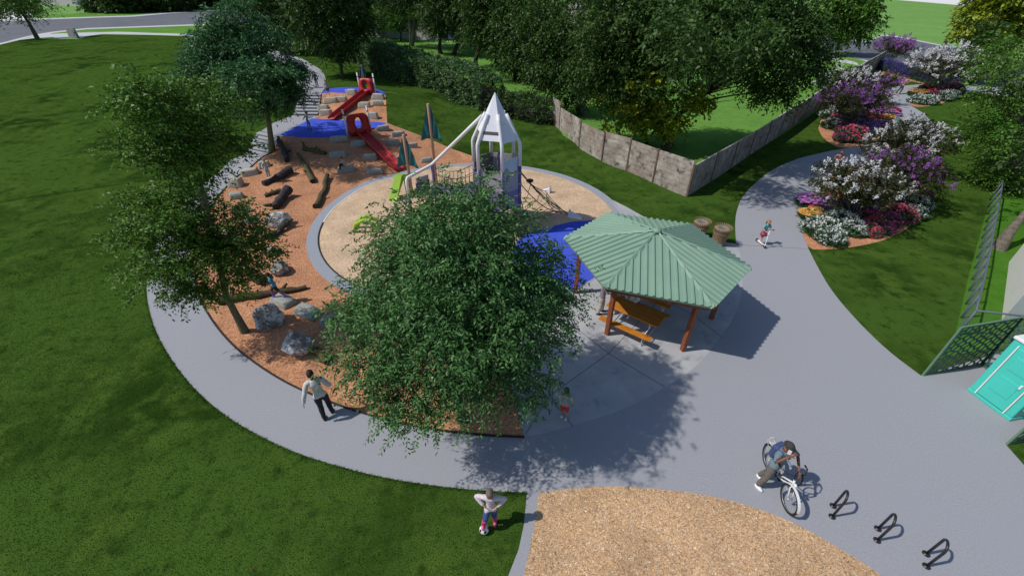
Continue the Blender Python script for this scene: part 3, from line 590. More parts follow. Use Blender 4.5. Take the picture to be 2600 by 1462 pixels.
myrtle('purple crape myrtle over the left flower bed by the fence',(2178,330),2172,247,86,'purple',4,group=GM)
myrtle('white crape myrtle at the back of the left flower bed, closest to the fence',(2140,270),2148,198,80,'white',5,group=GM,sz=.2,dens=2.6)
myrtle('smaller purple crape myrtle at the back right of the left flower bed',(2240,268),2252,206,42,'purple',6,group=GM,sz=.2,dens=2.6)
myrtle('purple umbrella-shaped crape myrtle by the far end of the fence and the road',(2254,165),2280,112,55,'purple',7,group=GM,sz=.25,dens=2,rz=.38)
myrtle('wide white crape myrtle over the right flower bed near the road',(2376,240),2415,160,98,'white',8,group=GM,sz=.24,dens=2)
M_shr={}
def shrub_proto(kind,seed):
    """dome shrub, 1 m radius: foliage mesh + flower mesh (shared by the copies)"""
    rng=np.random.default_rng(seed); k=420; d=unit(rng.normal(0,1,(k,3))); d[:,2]=np.abs(d[:,2]); r=rng.uniform(.75,1,(k,1))
    low=kind in('violet','yellow','red'); hz_=.55 if low else .85
    P0=d*r*np.array([.85,.85,hz_*.8])
    fo=sprays(P0,d+np.array([0,0,.6]),np.full(k,.28),6,.20,.07 if kind!='lavender' else .04,.1,rng)
    if low:
        kk=170; a=rng.uniform(0,2*math.pi,kk); q=np.sqrt(rng.uniform(0,1,kk))*.95
        c=np.column_stack([q*np.cos(a),q*np.sin(a),hz_*(.95*np.sqrt(1-q*q*.7)+.22)+rng.normal(0,.03,kk)]); n=7; ang=2*math.pi*np.arange(n)/n
        dd=np.stack([np.cos(ang),np.sin(ang),np.full(n,.15)],1)[None].repeat(kk,0); dd=dd+rng.normal(0,.1,dd.shape)
        fl=leaf_quads(np.repeat(c,n,0),dd.reshape(-1,3),np.tile([0,0,1.],(kk*n,1)),np.full(kk*n,.15),np.full(kk*n,.11),0)
    elif kind=='lavender':
        kk=150; d2=unit(rng.normal(0,1,(kk,3))); d2[:,2]=np.abs(d2[:,2])+.3; c=d2*np.array([.75,.75,.6]); t=rng.uniform(0,1,(kk,16,1))
        p=c[:,None]+(unit(d2)+np.array([0,0,.8]))[:,None]*t*.30+rng.normal(0,.025,(kk,16,3))
        fl=leaf_quads(p.reshape(-1,3),rng.normal(0,1,(kk*16,3)),rng.normal(0,1,(kk*16,3)),np.full(kk*16,.08),np.full(kk*16,.06))
    else:
        kk=165 if kind in('pink','magenta') else 130; d2=unit(rng.normal(0,1,(kk,3))); d2[:,2]=np.abs(d2[:,2]); c=d2*np.array([.97,.97,.92]); c=c[c[:,2]>.18]; kk=len(c); n=10
        p=c[:,None]+rng.normal(0,.055,(kk,n,3)); fl=leaf_quads(p.reshape(-1,3),rng.normal(0,1,(kk*n,3)),rng.normal(0,1,(kk*n,3))+np.array([0,0,.6]),np.full(kk*n,.10),np.full(kk*n,.085))
    a=mesh_from_quads('foliage',fo); a.materials.append(M_leafS); b=mesh_from_quads('flowers',fl); b.materials.append(FL[kind]); return a,b
SHP={k:shrub_proto(k,i+50) for i,k in enumerate(FL)}
KN=dict(white='white_flower_shrub',pink='pink_flower_shrub',magenta='magenta_flower_shrub',lavender='lavender_shrub',violet='violet_daisy_clump',yellow='yellow_daisy_clump',red='red_daisy_clump',purple='purple_flower_shrub')
def shrubs(bed,items):
    for (px,py,r,k,l) in items:
        g=G(px,py+r*.35); dep=JP(g)[2]; R=r*(1.9 if k in('violet','yellow','red') else 1.55)*dep/F
        t=thing(KN[k],l+' '+bed,'shrub' if k not in('violet','yellow','red') else 'flowers',g,random.uniform(0,6.28),'flowering shrubs in the beds',(R*random.uniform(.95,1.1),R*random.uniform(.95,1.1),R*random.uniform(.9,1.05)))
        for nm,me in zip(('foliage','flowers'),SHP[k]):
            o=bpy.data.objects.new(nm,me); COL.objects.link(o); o.parent=t
shrubs('in the front flower bed',[(2081,580,30,'white','white-flowered shrub at the near left corner'),(2127,567,28,'white','white-flowered shrub behind the near left corner one'),(2104,603,24,'white','white-flowered shrub lowest on the near edge'),(2156,580,24,'white','white-flowered shrub touching the rose-red ones'),
(2192,565,25,'pink','rose-red shrub next to the white ones on the near edge'),(2217,560,24,'magenta','deep magenta shrub, second along the near right edge'),(2243,560,22,'magenta','deep magenta shrub, third along the near right edge'),(2276,547,25,'pink','bright pink shrub toward the right end of the near edge'),(2203,588,18,'pink','low rose-red shrub nearest the mulch rim'),(2243,583,16,'magenta','low magenta shrub nearest the mulch rim'),
(2313,542,20,'white','white-flowered shrub at the right tip'),(2286,506,22,'white','white-flowered shrub halfway up the right side'),(2323,517,22,'white','white-flowered shrub on the far right edge'),(2328,490,18,'magenta','magenta shrub topmost on the right side'),
(2142,537,20,'lavender','blue-violet lavender in the middle'),(2178,534,20,'lavender','blue-violet lavender under the white crape myrtle'),(2103,547,16,'lavender','blue-violet lavender behind the yellow daisies'),(2215,530,18,'lavender','blue-violet lavender behind the magenta shrubs'),
(2062,516,20,'violet','light violet daisies on the left edge beside the path'),(2091,520,20,'violet','light violet daisies, second from the left edge'),(2127,524,18,'red','crimson daisies beside the light violet ones'),(2056,547,15,'yellow','yellow daisies on the left edge beside the path'),(2080,540,15,'yellow','yellow daisies, second from the left edge'),(2192,482,15,'yellow','yellow daisies under the middle of the white crape myrtle'),(2230,500,16,'violet','violet daisies in the shade of the white crape myrtle'),(2110,536,16,'yellow','yellow daisies between the violet ones and the lavender'),(2075,530,15,'red','crimson daisies behind the yellow ones on the left edge'),(2260,520,18,'lavender','blue-violet lavender left of the white-flowered shrub')])
shrubs('in the left flower bed',[(2108,294,19,'white','white-flowered shrub at the upper left edge'),(2122,303,15,'pink','small pink shrub near the left edge'),(2112,319,17,'white','white-flowered shrub below the small pink one'),(2158,305,20,'lavender','dusky lavender in the middle'),(2180,284,18,'lavender','dusky lavender at the back'),(2144,329,16,'magenta','dark magenta shrub before the lavender'),(2160,346,24,'pink','round rose-pink shrub at the near tip'),(2138,352,15,'magenta','small magenta shrub left of the rose-pink one'),
(2210,307,18,'red','crimson daisies in the middle'),(2233,294,19,'violet','light violet daisies near the path'),(2202,322,18,'violet','light violet daisies at the near right'),(2247,307,16,'yellow','yellow daisies beside the path'),(2251,286,15,'red','crimson daisies at the right edge beside the path'),(2186,336,17,'lavender','dark blue lavender right of the round rose-pink shrub'),(2130,280,15,'white','white-flowered shrub at the back near the fence'),(2215,280,15,'lavender','dusky lavender at the back right'),(2222,318,16,'yellow','yellow daisies between the violet ones'),(2236,322,15,'violet','violet daisies nearest the path bend'),(2190,318,16,'yellow','yellow daisies left of the crimson ones')])
shrubs('in the right flower bed',[(2331,257,15,'white','white-flowered shrub at the left tip'),(2354,259,14,'white','white-flowered shrub, second from the left tip'),(2363,244,14,'pink','pink shrub in the middle'),(2391,248,14,'white','white-flowered shrub on the near right side'),(2409,243,13,'white','small white-flowered shrub beside the magenta one'),(2415,229,16,'magenta','bright magenta shrub at the right end'),(2356,229,13,'red','crimson daisies at the back'),(2331,240,12,'yellow','yellow daisies at the left back'),(2384,225,13,'lavender','grey-violet lavender at the back'),(2404,215,12,'lavender','grey-violet lavender at the back right')])
for i in range(13):
    f=i/12; px=2236+f*132; py=171+f*38
    shrubs('row along the road',[(px,py,11 if i%2 else 13,'lavender','lavender in the far')])
for o in list(COL.objects):
    if o.get('label')=='lavender in the far row along the road': o['label']='one of the grey-violet lavender plants in the strip bed along the road'; o['group']='lavender strip along the road'
# ============================================================ steps, fences, stones, logs
M_conc=mat('step_concrete',(.36,.37,.40),.85,var=(.31,.32,.35),scale=5,bump=.2)
M_wood=mat('weathered_fence_board',(.36,.325,.28),.85,var=(.22,.19,.165),scale=3,detail=6,bump=.4,bscale=30,extra=[((.48,.45,.40),1.1,.5,.7),((.07,.06,.055),2.3,.54,.68),((.24,.15,.125),.8,.55,.75)])
M_fpost=mat('fence_post_wood',(.17,.11,.08),.85,var=(.11,.07,.05),scale=6,bump=.3)
M_cap=mat('fence_top_wood',(.42,.41,.38),.8,var=(.33,.31,.28),scale=6)
def flight(label,bl,br,tl,tr,n):
    bl,br,tl,tr=[G(*p) for p in(bl,br,tl,tr)]; zb=min(bl.z,br.z)+.02; zt=(tl.z+tr.z)/2+.01
    root=thing('concrete_steps',label,'steps',(bl+br)/2,group='concrete steps up the mulch slope'); o=root.location
    for k in range(n):
        a,b=k/n,(k+1)/n; z=zb+(zt-zb)*(k+1)/n
        c=[bl.lerp(tl,a),br.lerp(tr,a),br.lerp(tr,b+.02),bl.lerp(tl,b+.02)]
        poly=[(p.x-o.x,p.y-o.y) for p in c]; mb=MB(); mb.prism(poly,zb-.5-o.z,z-o.z-.05)
        q=[(p.x-o.x,p.y-o.y) for p in [bl.lerp(tl,a-.04),br.lerp(tr,a-.04),br.lerp(tr,b+.02),bl.lerp(tl,b+.02)]]
        mb.prism(q,z-o.z-.0485,z-o.z); mb.build('step',M_conc,root)
flight('lower concrete steps with six treads at the foot of the blue-green tree',(626,388),(689,390),(657,333),(711,347),6)
flight('upper concrete steps with seven treads beside the upper orange mulch slope',(749,293),(808,292),(759,237),(816,238),7)
# timber fence
def fence(name,label,posts,h,post_tops=True,boards=7,cap=False,stepped=False):
    root=thing(name,label,'fence',posts[0]); o=Vector(posts[0])
    for i,(a,b) in enumerate(zip(posts[:-1],posts[1:])):
        a=Vector(a);b=Vector(b); mb=MB(); d=b-a; d.z=0; L=d.length; rz=math.atan2(d.y,d.x); z0=min(a.z,b.z)-.08; 
        ht=(a.z if stepped else (a.z+b.z)/2)+h; bh=(ht-z0)/boards; c=(a+b)/2
        if stepped:
            for k in range(boards):
                mb.box((c.x-o.x,c.y-o.y,z0+bh*(k+.5)-o.z),(L+.01,.05,bh*.965),rz)
        else:
            R=Matrix.Rotation(rz,3,'Z')@Matrix.Rotation(-math.atan2(b.z-a.z,L),3,'Y')
            for k in range(boards): mb.box((c.x-o.x,c.y-o.y,c.z-.06+h/boards*(k+.5)-o.z),(L+.01,.05,h/boards*.965),M=R)
        mb.build('fence_panel',M_wood,root)
        if cap:
            mb=MB(); mb.beam(a+Vector((0,0,h-.05))-o,b+Vector((0,0,h-.05))-o,.09,.04); mb.build('top_rail',M_cap,root)
    for i,p in enumerate(posts):
        n=Vector((0,0,0)); mb=MB(); mb.box((p[0]-o.x,p[1]-o.y,p[2]-o.z+h/2-.05),(.11,.11,h+.12),math.atan2(posts[-1][1]-posts[0][1],posts[-1][0]-posts[0][0])); mb.build('post',M_fpost,root)
    return root
corner=G(1741,499)
fp=[G(*p) for p in [(1402,312),(1420,328),(1470,374),(1527,409),(1590,434),(1656,463)]]+[corner]
zt=[V(*t).z for t in [(1418,243,fp[0].y),(1428,272,fp[1].y),(1475,315,fp[2].y),(1536,332,fp[3].y),(1601,354,fp[4].y),(1671,380,fp[5].y),(1762,408,corner.y)]]
root=thing('wooden_fence','weathered horizontal-board fence stepping down to the corner beside the playground circle','fence',fp[0]); o=fp[0]
for i,(a,b) in enumerate(zip(fp[:-1],fp[1:])):
    d=b-a; L=math.hypot(d.x,d.y); rz=math.atan2(d.y,d.x); top=(zt[i]+zt[i+1])/2+(.12 if i<2 else 0); z0=min(a.z,b.z)-.25; n=8; mb=MB(); c=(a+b)/2
    for k in range(n): mb.box((c.x-o.x,c.y-o.y,z0+(top-z0)/n*(k+.5)-o.z),(L+.01,.05+.004*(k%2),(top-z0)/n*.94),rz)
    pn=mb.build('fence_panel',M_wood,root); mb=MB(); mb.box((c.x-o.x,c.y-o.y+.035,(z0+top)/2-o.z),(L,.012,(top-z0)*.98),rz); mb.build('gap_shade',M_barkD,pn)  # dark sheet added behind the boards to put shade in their gaps
    if i<5:
        mb=MB(); s=(min(top,zt[i+1]+.1)+.05); mb.box((b.x-o.x,b.y-o.y-.04,(b.z-.2+s)/2-o.z),(.10,.10,s-b.z+.2),rz); mb.build('post',M_fpost,root)
A=corner; E_=G(2228,172); n=17; pr=[]
for i in range(n+1):
    p=A.lerp(E_,i/n); pr.append((p.x+.06,p.y,hz(p.x,p.y)))
fence('wooden_fence','long straight board fence with pale top rail running from the corner to the road',pr,1.92,cap=True)
# --- stones and logs
def rockmat(name,c,v,ex): return mat(name,c,.85,var=v,scale=2.5,detail=8,bump=.7,bscale=9,extra=ex)
M_block=rockmat('tan_stone',(.46,.445,.375),(.36,.35,.29),[((.55,.54,.47),5,.5,.7)])
M_blockg=rockmat('grey_green_stone',(.33,.355,.33),(.25,.27,.25),[((.42,.44,.41),5,.5,.7)])
M_boul=rockmat('lichen_boulder',(.26,.25,.245),(.12,.115,.11),[((.56,.56,.58),1.5,.46,.54),((.05,.05,.045),4,.55,.68),((.07,.085,.03),3.2,.62,.72)])
M_moss=mat('mossy_log_bark',(.11,.088,.045),.95,var=(.06,.045,.025),scale=7,detail=6,bump=1,bscale=22,extra=[((.075,.095,.018),2.6,.5,.65)])
M_char=mat('dark_log_bark',(.050,.048,.050),.95,var=(.028,.026,.028),scale=7,detail=6,bump=1,bscale=22,extra=[((.085,.085,.09),3,.55,.7)])
M_cut=mat('log_cut_end',(.035,.028,.022),.9,var=(.02,.016,.013),scale=12)
def rock_mesh(seed,kind):
    rng=random.Random(seed); bm=bmesh.new()
    if kind=='block':
        bmesh.ops.create_cube(bm,size=2); bmesh.ops.bevel(bm,geom=bm.edges[:],offset=.30,segments=2,affect='EDGES',profile=.6); bmesh.ops.subdivide_edges(bm,edges=bm.edges[:],cuts=1,use_grid_fill=True); am=.13
    else:
        bmesh.ops.create_icosphere(bm,subdivisions=4,radius=1.1); am=.2
    from mathutils import noise
    of=Vector((seed*7.3,seed*3.1,seed))
    planes=[(Vector((rng.gauss(0,1),rng.gauss(0,1),rng.gauss(.2,.8))).normalized(),rng.uniform(.62,.9)) for _ in range(11 if kind!='block' else 3)]
    for v in bm.verts:
        if kind=='block': v.co.x*=1-.10*v.co.z; v.co.y*=1-.16*v.co.z; v.co.x+=.16*v.co.y*math.sin(seed)
        for n,dd in planes:
            dist=v.co.dot(n)-dd*(1.35 if kind=='block' else 1)
            if dist>0: v.co-=n*dist*(.9 if kind!='block' else .6)
        v.co+=v.co.normalized()*(noise.noise(v.co*1.3+of)*am+noise.noise(v.co*4+of)*am*.3)
    me=bpy.data.meshes.new('rock'); bm.to_mesh(me); bm.free(); me.polygons.foreach_set('use_smooth',[kind=='block']*len(me.polygons)); return me
RB=[rock_mesh(i,'block') for i in range(5)]; RR=[rock_mesh(i+20,'boulder') for i in range(6)]
def stone(name,cat,label,px,py,wpx,h,dr,rz,me,m,group,sink=.2):
    g=G(px,py); dep=JP(g)[2]; w=wpx*dep/F/2; o=bpy.data.objects.new(name,me.copy()); COL.objects.link(o); o.data.materials.clear(); o.data.materials.append(m)
    o.location=(g.x,g.y,g.z+h*(.5-sink)); o.scale=(w,w*dr,h/2); o.rotation_euler=(0,0,rz); tag(o,label,cat,group); return o
SG1='stepping stone blocks on the upper slope'; SG2='stepping stone blocks on the lower slope'
k=0
for (x,y,w,l) in [(841,260,32,'tan stone block under the boy standing on the upper slope'),(869,258,25,'tan stone block just right of the one the standing boy is on'),(893,240,26,'tan stone block at the top edge left of the upper slide'),(961,251,28,'tan stone block below the hooded top of the upper slide'),(960,268,27,'tan stone block near the right edge, middle of the upper slope'),(926,272,28,'tan stone block right of the upper slide, mid slope'),(823,279,25,'tan stone block beside the upper steps, higher of two'),(828,292,28,'tan stone block beside the upper steps, lower of two'),(947,299,25,'tan stone block directly behind the lower slide hood')]:
    stone('stone_block','stone',l,x,y,w*1.08,.52,.42,.1*math.sin(k*2.1),RB[k%5],M_block,SG1); k+=1
for (x,y,w,l) in [(861,358,41,'grey stone block just below the left half of the blue terrace'),(910,369,39,'grey stone block left of the lower slide, highest in its column'),(860,396,41,'grey stone block above the seated child'),(940,404,36,'grey stone block left of the middle of the lower slide'),(880,434,41,'grey stone block with the child sitting on it'),(952,440,37,'grey stone block nearest the ring, left of the slide exit'),(973,330,32,'grey stone block right beside the top of the lower slide'),(1012,345,34,'grey stone block on the right edge of the slope, topmost'),(997,366,33,'grey stone block right of the lower slide, mid slope'),(1047,375,28,'grey stone block behind the short teal flag'),(1018,408,24,'grey stone block mostly hidden between the slide and the short flagpole'),(1084,412,31,'grey stone block by the foot of the tall flagpole')]:
    stone('stone_block','stone',l,x,y,w,.42,.40,.35+.1*math.sin(k*2.1),RB[k%5],M_blockg,SG2); k+=1
SP='flat stones along the mulch path'
for (x,y,w,h,dr,rz,l,m) in [(673,424,26,.45,.6,.6,'tan stone half hidden behind the child balancing on the log',M_block),(636,444,40,.45,.6,.5,'flat tan stone, upper of two at the left edge of the mulch',M_block),(602,472,30,.6,.9,.1,'blocky tan stone, lower of two at the left edge of the mulch',M_block),(603,503,30,.4,.7,.3,'grey stone under the loose tree, nearest the blocky tan stone',M_blockg),(621,538,30,.4,.7,.2,'grey stone under the loose tree, second from the top',M_blockg),(641,565,30,.4,.7,.1,'grey stone under the loose tree left of the boulder with driftwood',M_blockg),(688,643,24,.4,.7,0,'small tan stone above the white-topped boulder',M_block),(721,768,60,.30,.62,-.5,'flat grey slab under the striding child in blue',M_blockg),(782,797,68,.30,.6,-.45,'flat grey slab right of the striding child, next to the centre tree',M_blockg),(838,822,40,.4,.7,.2,'grey stone half hidden by the left side of the centre tree',M_blockg)]:
    stone('flat_stone','stone',l,x,y,w,h,dr,rz,RB[k%5],m,SP,.12); k+=1
BO='lichen covered boulders'
for (x,y,w,h,dr,rz,l) in [(707,570,58,.85,.85,.3,'white and grey boulder with dark driftwood leaning on it'),(586,628,52,1.0,.9,1,'tall grey boulder hidden inside the loose tree foliage'),(716,690,60,.70,.75,2,'low white-topped boulder behind the striding child'),(685,822,78,.85,.85,.2,'big round lichen boulder right of the leaning mossy trunk'),(762,892,86,.9,.8,2.6,'angular lichen boulder with a log sticking out behind it, nearest the man'),(1128,975,60,.8,.9,1.2,'pale boulder glimpsed through the lower leaves of the centre tree')]:
    stone('boulder','boulder',l,x,y,w,h,dr,rz,RR[k%6],M_boul,BO,.14); k+=1
def log(label,pts,r0,r1,m,stubs=0,seed=0,group='logs lying on the mulch'):
    rng=random.Random(seed); P=[G(*p[:2])+Vector((0,0,p[2] if len(p)>2 else 0)) for p in pts]; n=9; Q_=[]
    for i in range(n):
        t=i/(n-1)*(len(P)-1); j=min(int(t),len(P)-2); Q_.append(P[j].lerp(P[j+1],t-j))
    root=thing('fallen_log',label,'log',P[0],group=group); o=P[0]; rs=[r0+(r1-r0)*i/(n-1) for i in range(n)]; rs=[r*rng.uniform(.88,1.12) for r in rs]
    pts3=[q+Vector((rng.uniform(-.05,.05),rng.uniform(-.05,.05),rs[i]*.75))-o for i,q in enumerate(Q_)]
    mb=MB(); mb.tube(pts3,rs,11,cap=False)
    mb.v=[tuple(Vector(v)*1+Vector((rng.uniform(-1,1),rng.uniform(-1,1),rng.uniform(-1,1)))*.018) for v in mb.v]
    for s in range(stubs):
        i=rng.randint(1,n-2); d=Vector((rng.uniform(-1,1),rng.uniform(-1,1),rng.uniform(.1,.8))).normalized()
        mb.tube([pts3[i],pts3[i]+d*rs[i]*1.8,pts3[i]+d*rs[i]*2.8+Vector((.04,0,.03))],[rs[i]*.6,rs[i]*.45,rs[i]*.3],7)
    mb.build('bark',m,root)
    for e,pp in ((0,1),(-1,-2)):
        d=(pts3[e]-pts3[pp]).normalized(); mb=MB(); mb.tube([pts3[e]-d*.02,pts3[e]+d*.012],rs[e]*.97,11,smooth=False); mb.build('cut_end',M_cut,root)
log('dark forked log stump standing just below the lower steps',[(714,372,.25),(722,390,.1),(731,412)],.20,.17,M_char,3,1)
log('short mossy log with a fork below the blue terrace',[(773,384,.05),(797,386),(826,393)],.17,.13,M_moss,3,2)
log('thin mossy log lying down the slope, left of the two thin ones',[(756,394),(775,425),(797,466)],.10,.17,M_moss,1,3)
log('thin mossy log pointing at the ring, right of the two thin ones',[(834,452,.1),(822,490),(804,530)],.15,.15,M_moss,1,4)
log('long charcoal log with the child in white balancing on it',[(741,441,.1),(710,455),(673,471)],.24,.16,M_char,2,5)
log('thick charcoal log below the balancing child',[(737,496,.2),(716,512,.05),(701,532)],.26,.20,M_char,1,6)
log('small mossy branch touching the thick charcoal log',[(716,487),(695,494),(676,500)],.15,.11,M_moss,3,7)
log('dark forked driftwood in front of the white and grey boulder',[(732,574,.2),(712,592),(686,604)],.14,.14,M_char,3,8)
log('long mossy log lying behind the striding child in blue',[(560,768),(650,756),(720,743),(780,733)],.20,.10,M_moss,2,9)
log('short log with a black cut end sticking out of the loose tree foliage',[(640,700,.05),(655,712),(670,723)],.20,.20,M_moss,0,10)
log('log sticking out from behind the angular boulder toward the centre tree',[(796,890),(815,903),(840,920)],.13,.15,M_moss,1,11)
# ============================================================ slides, flags, tower
M_red=mat('red_slide_plastic',(.38,.016,.016),.45,var=(.33,.013,.013),scale=1.5,spec=.4)
M_wpost=mat('white_painted_post',(.72,.72,.76),.4,spec=.4)
M_wroof=mat('white_roof_panel',(.70,.72,.80),.45,spec=.4)
M_purple=mat('purple_post_paint',(.105,.09,.19),.4)
M_purp2=mat('purple_panel_plastic',(.19,.17,.36),.5)
M_tan=mat('tan_post_paint',(.42,.25,.18),.5)
M_greyp=mat('grey_panel_plastic',(.36,.35,.38),.5,var=(.33,.32,.35),scale=2)
M_greyd=mat('dark_grey_trim',(.17,.16,.17),.5)
M_slate=mat('slate_panel_plastic',(.10,.13,.16),.5,var=(.08,.10,.13),scale=2)
M_teal=mat('teal_flag_cloth',(.014,.10,.12),.85,var=(.028,.18,.19),scale=1.6,detail=5)
M_lime=mat('lime_climber_plastic',(.27,.47,.03),.5)
M_rope=mat('brown_rope',(.055,.04,.03),.9)
M_steel=mat('galvanised_steel',(.42,.45,.50),.4,metal=.6)
M_pane=mat('pale_blue_pane',(.50,.60,.66),.15,spec=.6)
M_black=mat('black_painted_metal',(.018,.018,.02),.4)
def slide(label,top,zt,bot,zb,w=.62,side=.24,hood_s=1):
    top=Vector((top.x,top.y,zt)); bot=Vector((bot.x,bot.y,zb)); d=bot-top; d.z=0; L=d.length; d.normalize(); n=Vector((-d.y,d.x,0)); root=thing('slide',label,'slide',(top.x,top.y,zt-.3),group='red slides on the mulch slope'); o=root.location.copy()
    path=[(0,0),(.06,0),(.14,-.06)]+[(t,-.06-(t-.14)/.74*.90) for t in np.linspace(.2,.84,7)]+[(.9,-.97),(1,-1)]
    prof=[(-w/2-.05,side),(-w/2,side+.03),(-w/2+.05,side-.02),(-w/2+.09,.06),(-w/4,0),(w/4,0),(w/2-.09,.06),(w/2-.05,side-.02),(w/2,side+.03),(w/2+.05,side),(w/2-.02,-.05),(-w/2+.02,-.05)]
    mb=MB(); vs=[]
    for t,z in path:
        s=1 if t<.92 else .8
        for a,b in prof:
            hh=b*(1 if t<.9 else (1-t)/.1*.55+.45)
            vs.append(top+d*L*t+Vector((0,0,(zt-zb)*z+hh))+n*a*(1+.0*s)-o)
    m=len(prof); fs=[(i*m+j,i*m+(j+1)%m,(i+1)*m+(j+1)%m,(i+1)*m+j) for i in range(len(path)-1) for j in range(m)]+[tuple(reversed(range(m))),tuple((len(path)-1)*m+j for j in range(m))]
    mb.add(vs,fs,True); mb.build('chute',M_red,root)
    # hood: thick arched panel with an oval opening
    mb=MB(); W2=.68*hood_s; Hh=1.25*hood_s; N=28; out=[];inn=[]
    for i in range(N):
        a=2*math.pi*i/N; c,s=math.cos(a),math.sin(a); r=1/max(abs(c)**6+abs(s)**6,1e-9)**(1/6)
        out.append((W2*c*r*(1+.18*(-s if s<0 else 0)),Hh/2+Hh/2*s*r)); inn.append((.25*hood_s*c,Hh*.58+.36*hood_s*s))
    base=top-d*.10; vs=[]
    for dd in (-.13,.13):
        for ring,bul in ((out,0),(inn,.05)):
            for a,z in ring: vs.append(base+d*(dd+ (.22*(1-z/Hh)) +(bul if dd>0 else -bul))+n*a+Vector((0,0,z-.12))-o)
    fs=[]
    for i in range(N):
        j=(i+1)%N; fs+=[(i,N+i,N+j,j),(2*N+i,2*N+j,3*N+j,3*N+i),(i,j,2*N+j,2*N+i),(N+i,3*N+i,3*N+j,N+j)]
    mb.add(vs,fs,True); mb.build('hood',M_red,root)
    for sg in (-1,1):
        b=base+n*sg*(W2+.12)-o; mb=MB(); mb.tube([b+Vector((0,0,-.3)),b+Vector((0,0,1.5*hood_s))],.065,12); p=mb.build('post',M_wpost,root)
        mb=MB(); mb.ball(b+Vector((0,0,1.5*hood_s)),(.07,.07,.05)); mb.build('post_cap',M_wpost,p)
        mb=MB(); mb.tube([b+Vector((0,0,1.18*hood_s)),b+Vector((0,0,1.26*hood_s))],.075,12); mb.build('clamp',M_purple,p)
    mb=MB(); mb.tube([base+n*(W2+.1)-o+Vector((0,0,.08)),base+n*(W2+.45)-o+Vector((0,0,.1))],.05,8); mb.build('grab_step',M_red,root)
    return root
t=G(934,240); b=G(842,306)
slide('upper red slide with its hood on the top blue terrace',t,2.45,b,b.z+.12,.66)
t=G(915,342); b=G(1017,436)
slide('lower red slide running down from the middle blue terrace to the ring',t,1.30,b,b.z+.18,.72,hood_s=1.15)
def flag(label,base,top,drop,spread):
    b=G(*base); z=V(top[0],top[1],b.y).z; root=thing('flagpole',label,'flagpole',b,group='teal pennant flagpoles'); h=z-b.z
    mb=MB(); mb.tube([(0,0,-.1),(0,0,h-.05),(0,0,h)],[.085,.085,.055],14); mb.build('pole',M_tan,root)
    for sg in(-1,1):
        vs=[];N=9
        for th_ in (-.012,.012):
            for i in range(N):
                for j in range(N):
                    u=i/(N-1); v=j/(N-1)*u; x=sg*(.09+spread*v); zz=h-.15-drop*u*(1+.12*v*(1 if sg>0 else .6)); vs.append((x,th_+.06*math.sin(v*9+u*4)*u-.1*v,zz))
        fs=[]; q=N*N
        for i in range(N-1):
            for j in range(N-1):
                a=i*N+j; fs+=[(a,a+1,a+N+1,a+N),(q+a,q+a+N,q+a+N+1,q+a+1)]
        for i in range(N-1):
            for a,c in ((i*N,(i+1)*N),(i*N+N-1,(i+1)*N+N-1),((N-1)*N+i,(N-1)*N+i+1)): fs.append((a,c,q+c,q+a))
        mb=MB(); mb.add(vs,fs,True); mb.build('pennant',M_teal,root)
flag('tall tan flagpole with a teal pennant, right one of two',(1110,478),(1085.6,263),1.7,.52)
flag('short tan flagpole with a teal pennant beside the slide exit, left one of two',(1047,497),(1023,341),1.55,.52)
# rocket tower
TCX,TCY,TR=-.74,20.0,1.15; ang=[math.radians(45+60*k) for k in range(6)]
root=thing('rocket_play_tower','white-roofed rocket-shaped climbing tower with purple posts in the playground circle','play tower',(TCX,TCY,0))
def tp(k,r,z): a=ang[k%6]; return Vector((r*math.cos(a),r*math.sin(a),z))
apex=6.45; kink=4.4
for k in range(6):
    ks=kink+(.1 if k in(3,4) else 0)
    mb=MB(); mb.tube([tp(k,TR,3.3),tp(k,TR,ks-.12),tp(k,TR*.97,ks),tp(k,TR*.56,ks+(apex-ks)*.44),tp(k,TR*.42,ks+(apex-ks)*.58)],.085,12); p=mb.build('roof_leg',M_wpost,root)
    mb=MB(); mb.tube([tp(k,TR,.95),tp(k,TR,3.3)],.083,12); mb.build('purple_post',M_purple,root)
    mb=MB(); mb.tube([tp(k,TR,-.1),tp(k,TR,.95)],.08,12); mb.build('tan_post',M_tan,root)
    mb=MB()
    for z in (1.0,1.35,1.9,2.4,2.95): mb.tube([tp(k,TR,z),tp(k,TR,z+.05)],.105,12)
    mb.build('clamps',M_steel,root)
mb=MB(); rc=[.02,.52,.74]; zc=[apex,apex-1.15,apex-1.15]
for k in range(6):
    a,b=tp(k,.02,apex),tp(k+1,.02,apex); c,d=tp(k,.66,apex-1.20),tp(k+1,.66,apex-1.20); mb.add([a,b,d,c,a*.97-Vector((0,0,.05)),b*.97-Vector((0,0,.05)),d*.96-Vector((0,0,.03)),c*.96-Vector((0,0,.03))],[(0,3,2,1),(4,5,6,7),(3,7,6,2)])
mb.build('nose_cone',M_wroof,root)
